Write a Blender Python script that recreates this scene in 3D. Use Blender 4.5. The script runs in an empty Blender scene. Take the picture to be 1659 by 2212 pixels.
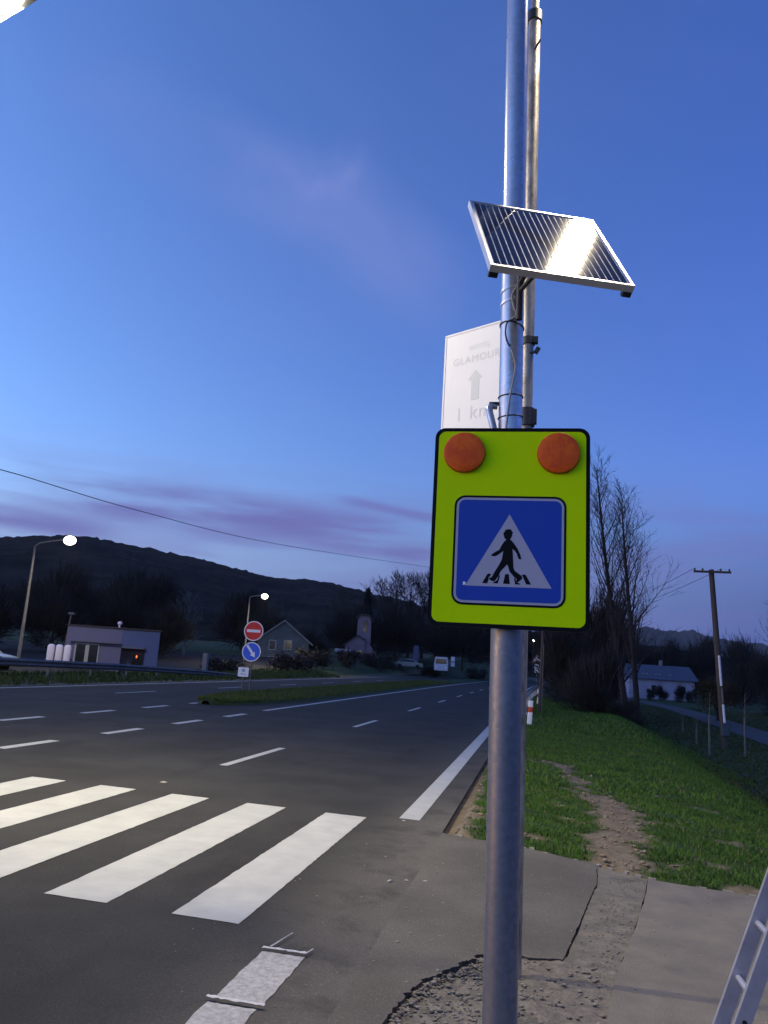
import bpy, bmesh, math, random
import numpy as np
from mathutils import Vector, Matrix, noise as mnoise

random.seed(7)
RNG = np.random.default_rng(7)
scene = bpy.context.scene
COL = scene.collection
R = math.radians

# ------------------------------------------------------------------ camera
cam_d = bpy.data.cameras.new("camera")
cam_d.sensor_fit = 'HORIZONTAL'
cam_d.sensor_width = 36.0
cam_d.lens = 36.0 * 1650.0 / 1659.0
cam_d.clip_start = 0.05
cam_d.clip_end = 12000
cam = bpy.data.objects.new("camera", cam_d)
COL.objects.link(cam)
pit, rol, yaw = R(11.147), R(3.596), R(11.996)
f = Vector((-math.sin(yaw) * math.cos(pit), math.cos(yaw) * math.cos(pit), math.sin(pit)))
rt = Vector((math.cos(yaw), math.sin(yaw), 0))
up = rt.cross(f)
r2 = math.cos(rol) * rt + math.sin(rol) * up
u2 = -math.sin(rol) * rt + math.cos(rol) * up
m = Matrix((r2, u2, -f)).transposed().to_4x4()
m.translation = Vector((0, 0, 1.87))
cam.matrix_world = m
scene.camera = cam

# ------------------------------------------------------------------ exposure
SKY = 0.15                       # sky strength; the picture is exposed for the dusk
scene.view_settings.view_transform = 'Standard'
scene.view_settings.look = 'None'
scene.view_settings.gamma = 1.0
scene.view_settings.use_curve_mapping = False
scene.view_settings.exposure = math.log2(1 / SKY)

# ------------------------------------------------------------------ world: dusk sky
world = bpy.data.worlds.new("World")
scene.world = world
world.use_nodes = True
wn = world.node_tree
for n in list(wn.nodes):
    wn.nodes.remove(n)


def WN(t, **k):
    n = wn.nodes.new(t)
    for a, v in k.items():
        setattr(n, a, v)
    return n


def wlink(a, b):
    wn.links.new(a, b)


def wmath(op, a, b=None, c=None, clamp=False):
    n = WN('ShaderNodeMath', operation=op, use_clamp=clamp)
    for i, v in enumerate((a, b, c)):
        if v is None:
            continue
        if isinstance(v, (int, float)):
            n.inputs[i].default_value = v
        else:
            wlink(v, n.inputs[i])
    return n.outputs[0]


def wrange(v, a, b, c=0.0, d=1.0, smooth=True):
    n = WN('ShaderNodeMapRange', interpolation_type='SMOOTHSTEP' if smooth else 'LINEAR')
    wlink(v, n.inputs[0])
    for i, x in enumerate((a, b, c, d)):
        n.inputs[1 + i].default_value = x
    return n.outputs[0]


def wmix(fac, a, b, mode='MIX'):
    n = WN('ShaderNodeMix', data_type='RGBA', blend_type=mode)
    if isinstance(fac, (int, float)):
        n.inputs[0].default_value = fac
    else:
        wlink(fac, n.inputs[0])
    for s, v in ((6, a), (7, b)):
        if isinstance(v, tuple):
            n.inputs[s].default_value = (*v, 1)
        else:
            wlink(v, n.inputs[s])
    return n.outputs[2]


def wdot(vec, d):
    n = WN('ShaderNodeVectorMath', operation='DOT_PRODUCT')
    wlink(vec, n.inputs[0])
    n.inputs[1].default_value = d
    return n.outputs['Value']


tc = WN('ShaderNodeTexCoord').outputs['Generated']
sky = WN('ShaderNodeTexSky', sky_type='NISHITA', sun_disc=False)
SUN_AZ = -106
sky.sun_elevation = R(1.6)
sky.sun_rotation = R(SUN_AZ)
sky.altitude = 200
sky.air_density = 1.0
sky.dust_density = 0.6
sky.ozone_density = 2.0
# the camera's white balance is set for street lamps, so the dusk reads blue
tint = wmix(1.0, sky.outputs[0], (0.53, 0.67, 1.14), 'MULTIPLY')
sep = WN('ShaderNodeSeparateXYZ')
wlink(tc, sep.inputs[0])
dx, dy, dz = sep.outputs
# the sky darkens away from the sunset, and the rising shadow of the earth lies along that horizon
sd = wdot(tc, (math.sin(R(SUN_AZ)), math.cos(R(SUN_AZ)), 0.0))
away = wrange(sd, -0.62, 0.50, 1.0, 0.0, False)
col = wmix(away, tint, wmix(1.0, tint, (0.36, 0.40, 0.62), 'MULTIPLY'))
glow = wrange(sd, 0.55, 0.95)
low = wmath('MULTIPLY', wrange(dz, 0.04, 0.27, 0.95, 0.0), wrange(sd, 0.55, 0.90, 1.0, 0.0))
hz = wmix(away, (0.34, 0.47, 0.84), (0.045, 0.085, 0.36))
col = wmix(low, col, hz)
col = wmix(glow, col, wmix(1.0, col, (1.6, 1.45, 1.35), 'MULTIPLY'))
# streaky violet clouds low over the hills
mp = WN('ShaderNodeMapping')
wlink(tc, mp.inputs[0])
mp.inputs['Rotation'].default_value = (0, R(-3.5), 0)
mp.inputs['Scale'].default_value = (2.2, 2.2, 17.0)
nz = WN('ShaderNodeTexNoise')
wlink(mp.outputs[0], nz.inputs['Vector'])
nz.inputs['Scale'].default_value = 1.55
nz.inputs['Detail'].default_value = 6
nz.inputs['Roughness'].default_value = 0.55
streak = wrange(nz.outputs[0], 0.43, 0.58)
lowband = wmath('MULTIPLY', wrange(dz, 0.03, 0.10), wrange(dz, 0.16, 0.27, 1.0, 0.0))
cl1 = wmath('MULTIPLY', streak, wmath('MULTIPLY', lowband, 0.34))
col = wmix(cl1, col, (0.170, 0.165, 0.47))
# high thin wisps
mp2 = WN('ShaderNodeMapping')
wlink(tc, mp2.inputs[0])
mp2.inputs['Scale'].default_value = (3.0, 3.0, 4.0)
mp2.inputs['Location'].default_value = (0.3, 0.1, 0.0)
nz2 = WN('ShaderNodeTexNoise')
wlink(mp2.outputs[0], nz2.inputs['Vector'])
nz2.inputs['Scale'].default_value = 1.3
nz2.inputs['Detail'].default_value = 5
nz2.inputs['Roughness'].default_value = 0.5
nz2.inputs['Distortion'].default_value = 0.4
wisp = wrange(nz2.outputs[0], 0.40, 0.74)


def pdir(x, y):
    v = f + r2 * ((x - 829.5) / 1650) - u2 * ((y - 1106) / 1650)
    return v.normalized()


def cloud_band(p, q, half, c0, c1):
    """soft band of cloud along the arc between two directions"""
    a_, b_ = pdir(*p), pdir(*q)
    bn = a_.cross(b_).normalized()
    db = wmath('ABSOLUTE', wmath('ADD', wdot(tc, tuple(bn)), wmath('MULTIPLY', wmath('SUBTRACT', nz2.outputs[0], 0.5), half * 1.6)))
    mid_ = (a_ + b_).normalized()
    return wmath('MULTIPLY', wrange(db, half * 0.10, half, 1.0, 0.0), wrange(wdot(tc, tuple(mid_)), c0, c1))


# a broad mauve band low over the hills, a shorter one at the left and a thin one beside the board
lowc = wmath('ADD', wmath('ADD', cloud_band((170, 1060), (940, 1195), 0.042, 0.950, 0.990), wmath('MULTIPLY', cloud_band((-160, 1085), (90, 1125), 0.020, 0.985, 0.997), 0.9)),
             wmath('MULTIPLY', cloud_band((780, 1090), (930, 1118), 0.010, 0.996, 0.9993), 0.7), None, True)
lowc = wmath('MULTIPLY', lowc, wrange(nz.outputs[0], 0.30, 0.56, 0.25, 1.0))
col = wmix(wmath('MULTIPLY', lowc, 0.85), col, (0.150, 0.145, 0.43))
bandm = cloud_band((300, 215), (880, 600), 0.085, 0.955, 0.990)
cl2 = wmath('MULTIPLY', bandm, wrange(nz2.outputs[0], 0.36, 0.62, 0.25, 1.0))
cl2 = wmath('ADD', cl2, wmath('MULTIPLY', wisp, 0.16), None, True)
col = wmix(wmath('MULTIPLY', wmath('MULTIPLY', cl2, wrange(dz, 0.1, 0.3)), 0.36), col, (0.25, 0.30, 0.70))
nz3 = WN('ShaderNodeTexNoise')
wlink(tc, nz3.inputs['Vector'])
nz3.inputs['Scale'].default_value = 13.0
nz3.inputs['Detail'].default_value = 6
nz3.inputs['Distortion'].default_value = 0.7
puff = pdir(700, 338)
cl3 = wmath('MULTIPLY', wrange(wdot(tc, tuple(puff)), 0.9982, 1.0005), 0.42)
col = wmix(wmath('MULTIPLY', cl3, wrange(nz3.outputs[0], 0.42, 0.66)), col, (0.36, 0.40, 0.78))
bg = WN('ShaderNodeBackground')
wlink(col, bg.inputs[0])
bg.inputs[1].default_value = SKY
wout = WN('ShaderNodeOutputWorld')
wlink(bg.outputs[0], wout.inputs[0])


# ------------------------------------------------------------------ materials
def nodes_of(mat):
    mat.use_nodes = True
    nt = mat.node_tree
    return nt, nt.nodes, nt.nodes['Principled BSDF']


def mat(name, c, rough=0.6, metal=0.0, vary=0.0, vscale=6.0, bump=0.0, bscale=60.0, coat=0.0, vary2=None, spec=0.5,
        stretch=None):
    mt = bpy.data.materials.new(name)
    nt, N, p = nodes_of(mt)
    p.inputs['Base Color'].default_value = (*c, 1)
    p.inputs['Roughness'].default_value = rough
    p.inputs['Metallic'].default_value = metal
    p.inputs['Coat Weight'].default_value = coat
    p.inputs['Specular IOR Level'].default_value = spec
    t = N.new('ShaderNodeTexCoord')
    src = t.outputs['Object']
    if stretch:
        mpp = N.new('ShaderNodeMapping')
        mpp.inputs['Scale'].default_value = stretch
        nt.links.new(src, mpp.inputs[0])
        src = mpp.outputs[0]
    if vary:
        nn = N.new('ShaderNodeTexNoise')
        nn.inputs['Scale'].default_value = vscale
        nn.inputs['Detail'].default_value = 6
        nn.inputs['Roughness'].default_value = 0.65
        nt.links.new(src, nn.inputs['Vector'])
        rp = N.new('ShaderNodeValToRGB')
        d = vary2 or tuple(max(0, x * (1 - vary)) for x in c)
        e = tuple(min(1, x * (1 + vary)) for x in c)
        rp.color_ramp.elements[0].position = 0.32
        rp.color_ramp.elements[1].position = 0.68
        rp.color_ramp.elements[0].color = (*d, 1)
        rp.color_ramp.elements[1].color = (*e, 1)
        nt.links.new(nn.outputs[0], rp.inputs[0])
        nt.links.new(rp.outputs[0], p.inputs['Base Color'])
        mr = N.new('ShaderNodeMapRange')
        mr.inputs[3].default_value = max(0, rough - 0.1)
        mr.inputs[4].default_value = min(1, rough + 0.1)
        nt.links.new(nn.outputs[0], mr.inputs[0])
        nt.links.new(mr.outputs[0], p.inputs['Roughness'])
    if bump:
        nb = N.new('ShaderNodeTexNoise')
        nb.inputs['Scale'].default_value = bscale
        nb.inputs['Detail'].default_value = 4
        nt.links.new(t.outputs['Object'], nb.inputs['Vector'])
        bp = N.new('ShaderNodeBump')
        bp.inputs['Strength'].default_value = bump
        bp.inputs['Distance'].default_value = 0.02
        nt.links.new(nb.outputs[0], bp.inputs['Height'])
        nt.links.new(bp.outputs[0], p.inputs['Normal'])
    return mt


def emit(name, c, s):
    mt = bpy.data.materials.new(name)
    nt, N, p = nodes_of(mt)
    p.inputs['Base Color'].default_value = (*c, 1)
    p.inputs['Emission Color'].default_value = (*c, 1)
    p.inputs['Emission Strength'].default_value = s * SKY
    return mt


def asphalt(name, base, dust=True):
    """dark bitumen with stone speckle, tyre polish, patches and, near the verge, tan dust"""
    mt = bpy.data.materials.new(name)
    nt, N, p = nodes_of(mt)
    L = nt.links.new
    t = N.new('ShaderNodeTexCoord').outputs['Object']

    def noise(s, d=5, r=0.6):
        n = N.new('ShaderNodeTexNoise')
        n.inputs['Scale'].default_value = s
        n.inputs['Detail'].default_value = d
        n.inputs['Roughness'].default_value = r
        L(t, n.inputs['Vector'])
        return n.outputs[0]

    def rng(v, a, b, c, d):
        n = N.new('ShaderNodeMapRange')
        n.interpolation_type = 'SMOOTHSTEP'
        L(v, n.inputs[0])
        for i, x in enumerate((a, b, c, d)):
            n.inputs[1 + i].default_value = x
        return n.outputs[0]

    def mul(a, b, op='MULTIPLY'):
        n = N.new('ShaderNodeMath')
        n.operation = op
        for i, v in enumerate((a, b)):
            if isinstance(v, float):
                n.inputs[i].default_value = v
            else:
                L(v, n.inputs[i])
        return n.outputs[0]

    def mix(fac, a, b):
        n = N.new('ShaderNodeMix')
        n.data_type = 'RGBA'
        L(fac, n.inputs[0])
        for s, v in ((6, a), (7, b)):
            if isinstance(v, tuple):
                n.inputs[s].default_value = (*v, 1)
            else:
                L(v, n.inputs[s])
        return n.outputs[2]
    c = mix(rng(noise(0.7, 4), 0.35, 0.65, 0.0, 1.0), tuple(x * 0.86 for x in base), tuple(x * 1.14 for x in base))
    if dust:
        sx = N.new('ShaderNodeSeparateXYZ')
        L(t, sx.inputs[0])
        dm = mul(rng(sx.outputs[0], -2.2, -1.25, 0.0, 1.0), rng(noise(1.6, 6, 0.65), 0.30, 0.55, 0.30, 1.0))
        dm = mul(dm, rng(sx.outputs[1], 9.0, 13.0, 1.0, 0.45))
        c = mix(dm, c, (0.112, 0.102, 0.088))
        # polished wheel tracks and a long dark patch seam
        wv = N.new('ShaderNodeTexWave')
        wv.inputs['Scale'].default_value = 0.09
        wv.inputs['Distortion'].default_value = 0.6
        wv.inputs['Detail'].default_value = 2
        L(t, wv.inputs['Vector'])
        c = mix(rng(wv.outputs['Fac'], 0.62, 0.95, 0.0, 0.28), c, tuple(x * 1.35 for x in base))
        ln = N.new('ShaderNodeMapping')
        ln.inputs['Scale'].default_value = (1.6, 0.5, 1.0)
        L(t, ln.inputs[0])
        nn = N.new('ShaderNodeTexNoise')
        nn.inputs['Scale'].default_value = 1.0
        nn.inputs['Detail'].default_value = 5
        L(ln.outputs[0], nn.inputs['Vector'])
        c = mix(rng(nn.outputs[0], 0.58, 0.74, 0.0, 0.5), c, tuple(x * 0.62 for x in base))
    # stone speckle of the worn surface
    def scaled(v, k):
        n = N.new('ShaderNodeMix')
        n.data_type = 'RGBA'
        n.blend_type = 'MULTIPLY'
        n.inputs[0].default_value = 1.0
        L(v, n.inputs[6])
        n.inputs[7].default_value = (k, k, k, 1)
        return n.outputs[2]
    c = mix(rng(noise(95.0, 3), 0.52, 0.70, 0.0, 0.8), c, scaled(c, 1.75))
    c = mix(rng(noise(75.0, 3), 0.28, 0.44, 0.7, 0.0), c, scaled(c, 0.5))
    L(c, p.inputs['Base Color'])
    p.inputs['Roughness'].default_value = 0.9
    p.inputs['Specular IOR Level'].default_value = 0.10
    bp = N.new('ShaderNodeBump')
    bp.inputs['Strength'].default_value = 0.45
    bp.inputs['Distance'].default_value = 0.006
    L(noise(170.0, 3), bp.inputs['Height'])
    L(bp.outputs[0], p.inputs['Normal'])
    return mt


def attr_mat(name, a_c1, a_c2, b_c1, b_c2, scale_a=2.5, scale_b=5.0, rough=0.95, bump=0.5, bscale=14.0):
    """ground: colour a where the attribute 'soil' is 0, colour b where it is 1"""
    mt = bpy.data.materials.new(name)
    nt, N, p = nodes_of(mt)
    L = nt.links.new
    t = N.new('ShaderNodeTexCoord').outputs['Object']
    cols = []
    for c1, c2, s in ((a_c1, a_c2, scale_a), (b_c1, b_c2, scale_b)):
        n = N.new('ShaderNodeTexNoise')
        n.inputs['Scale'].default_value = s
        n.inputs['Detail'].default_value = 8
        n.inputs['Roughness'].default_value = 0.7
        L(t, n.inputs['Vector'])
        r = N.new('ShaderNodeValToRGB')
        r.color_ramp.elements[0].position = 0.33
        r.color_ramp.elements[1].position = 0.67
        r.color_ramp.elements[0].color = (*c1, 1)
        r.color_ramp.elements[1].color = (*c2, 1)
        L(n.outputs[0], r.inputs[0])
        cols.append(r.outputs[0])
    at = N.new('ShaderNodeAttribute')
    at.attribute_name = 'soil'
    mx = N.new('ShaderNodeMix')
    mx.data_type = 'RGBA'
    L(at.outputs['Fac'], mx.inputs[0])
    L(cols[0], mx.inputs[6])
    L(cols[1], mx.inputs[7])
    L(mx.outputs[2], p.inputs['Base Color'])
    p.inputs['Roughness'].default_value = rough
    p.inputs['Specular IOR Level'].default_value = 0.2
    n = N.new('ShaderNodeTexNoise')
    n.inputs['Scale'].default_value = bscale
    n.inputs['Detail'].default_value = 8
    n.inputs['Roughness'].default_value = 0.7
    L(t, n.inputs['Vector'])
    bp = N.new('ShaderNodeBump')
    bp.inputs['Strength'].default_value = bump
    bp.inputs['Distance'].default_value = 0.05
    L(n.outputs[0], bp.inputs['Height'])
    L(bp.outputs[0], p.inputs['Normal'])
    return mt


def leaf_mat(name, c1, c2, c3=None):
    """colour varies from clump to clump through the attribute 'tone'"""
    mt = bpy.data.materials.new(name)
    nt, N, p = nodes_of(mt)
    at = N.new('ShaderNodeAttribute')
    at.attribute_name = 'tone'
    mx = N.new('ShaderNodeMix')
    mx.data_type = 'RGBA'
    nt.links.new(at.outputs['Fac'], mx.inputs[0])
    mx.inputs[6].default_value = (*c1, 1)
    mx.inputs[7].default_value = (*c2, 1)
    nt.links.new(mx.outputs[2], p.inputs['Base Color'])
    if c3:
        rp = N.new('ShaderNodeValToRGB')
        rp.color_ramp.elements.new(0.90)
        rp.color_ramp.elements.new(0.93)
        for i_, cc in enumerate((c1, c2, c3, c3)):
            rp.color_ramp.elements[i_].color = (*cc, 1)
        nt.links.new(at.outputs['Fac'], rp.inputs[0])
        nt.links.new(rp.outputs[0], p.inputs['Base Color'])
    p.inputs['Roughness'].default_value = 0.8
    p.inputs['Specular IOR Level'].default_value = 0.2
    return mt


M = {}
M['asphalt'] = asphalt('asphalt', (0.037, 0.036, 0.035))
M['patch'] = asphalt('footway_asphalt', (0.108, 0.099, 0.085), False)
M['patch_dark'] = asphalt('yard_asphalt', (0.026, 0.025, 0.026), False)
M['paint'] = mat('road_paint', (0.395, 0.395, 0.385), 0.8, vary=0.07, vscale=3, bump=0.35, bscale=120, vary2=(0.34, 0.34, 0.335))
M['paint_old'] = mat('worn_road_paint', (0.40, 0.39, 0.38), 0.8, vary=0.18, vscale=30, bump=0.5, bscale=90, vary2=(0.25, 0.24, 0.23))
M['paint_edge'] = mat('thick_road_paint', (0.52, 0.51, 0.49), 0.7, vary=0.12, vscale=40, bump=0.3, bscale=80)
M['gravelbed'] = mat('gravel_bed', (0.150, 0.130, 0.102), 0.95, vary=0.4, vscale=11, bump=1.0, bscale=38, vary2=(0.080, 0.070, 0.056))
M['stone'] = mat('stone', (0.19, 0.168, 0.137), 0.9, vary=0.35, vscale=9)
M['pebble'] = mat('pebble', (0.30, 0.28, 0.25), 0.9, vary=0.3, vscale=9)
M['worn'] = mat('worn_footway', (0.150, 0.130, 0.100), 0.95, vary=0.30, vscale=5, bump=0.9, bscale=45, vary2=(0.092, 0.082, 0.066))
M['slab'] = mat('concrete_slab', (0.165, 0.143, 0.112), 0.92, vary=0.16, vscale=1.7, bump=0.5, bscale=70, vary2=(0.112, 0.100, 0.084))
M['kerb'] = mat('kerb_edge', (0.25, 0.23, 0.20), 0.9, vary=0.3, vscale=14)
M['ground'] = attr_mat('ground', (0.018, 0.034, 0.010), (0.040, 0.064, 0.018), (0.115, 0.090, 0.060), (0.215, 0.172, 0.118))
M['grass'] = leaf_mat('grass', (0.026, 0.066, 0.010), (0.076, 0.155, 0.022), (0.15, 0.135, 0.060))
M['field_grass'] = leaf_mat('field_grass', (0.030, 0.044, 0.012), (0.062, 0.076, 0.026))
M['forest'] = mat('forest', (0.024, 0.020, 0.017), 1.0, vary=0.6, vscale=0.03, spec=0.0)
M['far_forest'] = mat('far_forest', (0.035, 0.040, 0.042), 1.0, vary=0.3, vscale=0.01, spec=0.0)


def galvanised(name, base, rough, metal):
    mt = mat(name, base, rough, metal)
    nt, N, p = nodes_of(mt)
    L = nt.links.new
    t = N.new('ShaderNodeTexCoord').outputs['Object']
    v = N.new('ShaderNodeTexVoronoi')
    v.inputs['Scale'].default_value = 42
    L(t, v.inputs['Vector'])
    bw = N.new('ShaderNodeRGBToBW')
    L(v.outputs['Color'], bw.inputs[0])
    mp_ = N.new('ShaderNodeMapping')
    mp_.inputs['Scale'].default_value = (7, 7, 1.1)
    L(t, mp_.inputs[0])
    n1 = N.new('ShaderNodeTexNoise')
    n1.inputs['Scale'].default_value = 1.6
    n1.inputs['Detail'].default_value = 7
    L(mp_.outputs[0], n1.inputs['Vector'])
    ad = N.new('ShaderNodeMath')
    ad.operation = 'MULTIPLY_ADD'
    L(bw.outputs[0], ad.inputs[0])
    ad.inputs[1].default_value = 0.35
    L(n1.outputs[0], ad.inputs[2])
    rp = N.new('ShaderNodeValToRGB')
    rp.color_ramp.elements[0].position = 0.42
    rp.color_ramp.elements[1].position = 0.92
    rp.color_ramp.elements[0].color = (*[x * 0.84 for x in base], 1)
    rp.color_ramp.elements[1].color = (*[min(1, x * 1.2) for x in base], 1)
    L(ad.outputs[0], rp.inputs[0])
    L(rp.outputs[0], p.inputs['Base Color'])
    mr = N.new('ShaderNodeMapRange')
    mr.inputs[1].default_value = 0.4
    mr.inputs[2].default_value = 0.95
    mr.inputs[3].default_value = rough + 0.10
    mr.inputs[4].default_value = rough - 0.10
    L(ad.outputs[0], mr.inputs[0])
    L(mr.outputs[0], p.inputs['Roughness'])
    return mt


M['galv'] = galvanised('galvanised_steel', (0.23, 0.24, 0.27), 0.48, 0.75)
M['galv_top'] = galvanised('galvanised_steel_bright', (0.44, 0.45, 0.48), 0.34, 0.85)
M['rust'] = mat('weathered_tube', (0.34, 0.31, 0.26), 0.45, metal=0.5, vary=0.35, vscale=16, vary2=(0.14, 0.115, 0.09), stretch=(1, 1, 0.3), bump=0.2, bscale=60)
M['dark'] = mat('dark_metal', (0.03, 0.028, 0.03), 0.6, vary=0.3)
M['black'] = mat('black_plastic', (0.006, 0.006, 0.008), 0.5)
M['alu'] = mat('aluminium', (0.66, 0.65, 0.66), 0.35, metal=0.7, vary=0.08)
M['alu_lad'] = mat('ladder_aluminium', (0.40, 0.40, 0.44), 0.42, metal=0.45, vary=0.12, vscale=12)
M['yellow'] = mat('fluorescent_sheet', (0.66, 1.0, 0.0), 0.5, vary=0.045, vscale=4, spec=0.06)
M['blue'] = mat('blue_sheet', (0.012, 0.062, 0.42), 0.40, vary=0.03, spec=0.3)
M['white_sheet'] = mat('white_retro_sheet', (0.46, 0.45, 0.52), 0.5, vary=0.03, spec=0.3)
M['sign_black'] = mat('sign_black', (0.006, 0.007, 0.008), 0.6, spec=0.12)
M['red_sheet'] = mat('red_sheet', (0.55, 0.012, 0.012), 0.45)
M['far_white'] = mat('white_sign_film', (0.75, 0.72, 0.78), 0.5)
M['amber'] = mat('amber_lens', (1.0, 0.15, 0.008), 0.35, spec=0.2, vary=0.15, vscale=16, bump=0.2, bscale=120, vary2=(0.76, 0.085, 0.009))
M['amber_rim'] = mat('amber_rim', (0.40, 0.07, 0.012), 0.4)
M['glamour'] = mat('white_panel', (0.93, 0.93, 0.90), 0.5, vary=0.02)
M['faint'] = mat('faded_print', (0.76, 0.78, 0.75), 0.6)
M['faint2'] = mat('very_faded_print', (0.87, 0.88, 0.85), 0.6)
M['cell'] = mat('solar_cell', (0.010, 0.009, 0.020), 0.055, coat=0.0, spec=0.5)
M['backing'] = mat('solar_backing', (0.86, 0.84, 0.80), 0.45)
M['cable'] = mat('grey_cable', (0.42, 0.40, 0.38), 0.6)
M['lens'] = emit('lit_lens', (1.0, 0.93, 0.72), 60)
M['farlens'] = emit('far_lit_lens', (1.0, 0.92, 0.66), 14)
M['dot'] = emit('distant_lamp', (1.0, 0.95, 0.82), 8)
M['reddot'] = emit('red_signal', (1.0, 0.10, 0.03), 4)
M['pole_far'] = mat('lamp_post_paint', (0.095, 0.095, 0.098), 0.6, vary=0.3, vscale=3)
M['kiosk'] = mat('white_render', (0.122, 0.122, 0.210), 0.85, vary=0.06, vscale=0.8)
M['kiosk_shaded'] = mat('shaded_white_render', (0.075, 0.100, 0.225), 0.85, vary=0.08, vscale=0.8)  # bluer copy of the kiosk render for the wall facing less light
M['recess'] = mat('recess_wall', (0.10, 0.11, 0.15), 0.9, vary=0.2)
M['glass'] = mat('dark_glass', (0.015, 0.017, 0.02), 0.12)
M['wframe'] = mat('window_frame', (0.35, 0.35, 0.36), 0.6)
M['house'] = mat('grey_blue_render', (0.085, 0.105, 0.115), 0.9, vary=0.3, vscale=0.7)
M['roof'] = mat('dark_roof', (0.045, 0.04, 0.045), 0.9, vary=0.3, vscale=2)
M['trim'] = mat('pale_trim', (0.17, 0.18, 0.19), 0.8)
M['pink'] = mat('pink_render', (0.24, 0.165, 0.19), 0.9, vary=0.12, vscale=0.6)
M['brownwall'] = mat('brown_boards', (0.05, 0.028, 0.028), 0.9, vary=0.3)
M['fwhite'] = mat('far_white_paint', (0.62, 0.58, 0.66), 0.6, vary=0.05)
M['rwall'] = mat('white_wall', (0.36, 0.33, 0.42), 0.9, vary=0.15, vscale=0.5)
M['rroof'] = mat('slate_roof', (0.065, 0.075, 0.11), 0.7, vary=0.15, vscale=1)
M['rail'] = mat('guard_rail_steel', (0.50, 0.49, 0.50), 0.5, metal=0.2, vary=0.3, vscale=2)
M['rail_l'] = mat('guard_rail_dull', (0.10, 0.10, 0.11), 0.6, metal=0.3, vary=0.3, vscale=2)
M['wood'] = mat('old_wood', (0.055, 0.042, 0.034), 0.9, vary=0.4, vscale=6, stretch=(1, 1, 0.15))
M['bark'] = mat('bark', (0.020, 0.017, 0.017), 0.95, vary=0.3, vscale=4)
M['twig'] = mat('twigs', (0.018, 0.016, 0.017), 0.95)
M['pale_twig'] = mat('pale_twigs', (0.075, 0.085, 0.10), 0.95)
M['shrub'] = leaf_mat('shrub', (0.012, 0.013, 0.014), (0.028, 0.027, 0.026))
M['conifer'] = leaf_mat('conifer', (0.008, 0.010, 0.010), (0.014, 0.018, 0.016))
M['rusty_leaf'] = leaf_mat('rusty_leaves', (0.030, 0.020, 0.010), (0.075, 0.050, 0.018))
M['path'] = mat('path_surface', (0.040, 0.035, 0.037), 0.9, vary=0.15, vscale=1.5)
M['sapling'] = mat('pale_stake', (0.12, 0.115, 0.10), 0.9, vary=0.3)
M['conduit'] = mat('white_conduit', (0.62, 0.60, 0.64), 0.6, vary=0.2, vscale=5)
M['box'] = mat('teal_box', (0.035, 0.055, 0.075), 0.7)
M['carpaint'] = mat('car_paint', (0.16, 0.19, 0.21), 0.3, coat=0.5)
M['tyre'] = mat('tyre', (0.01, 0.01, 0.01), 0.9)
M['orange'] = mat('delineator_orange', (0.50, 0.055, 0.012), 0.5, vary=0.2, vscale=30)
M['post_white'] = mat('delineator_white', (0.80, 0.78, 0.80), 0.5, vary=0.05)
M['wire'] = mat('wire_insulation', (0.02, 0.02, 0.03), 0.7)


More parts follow.
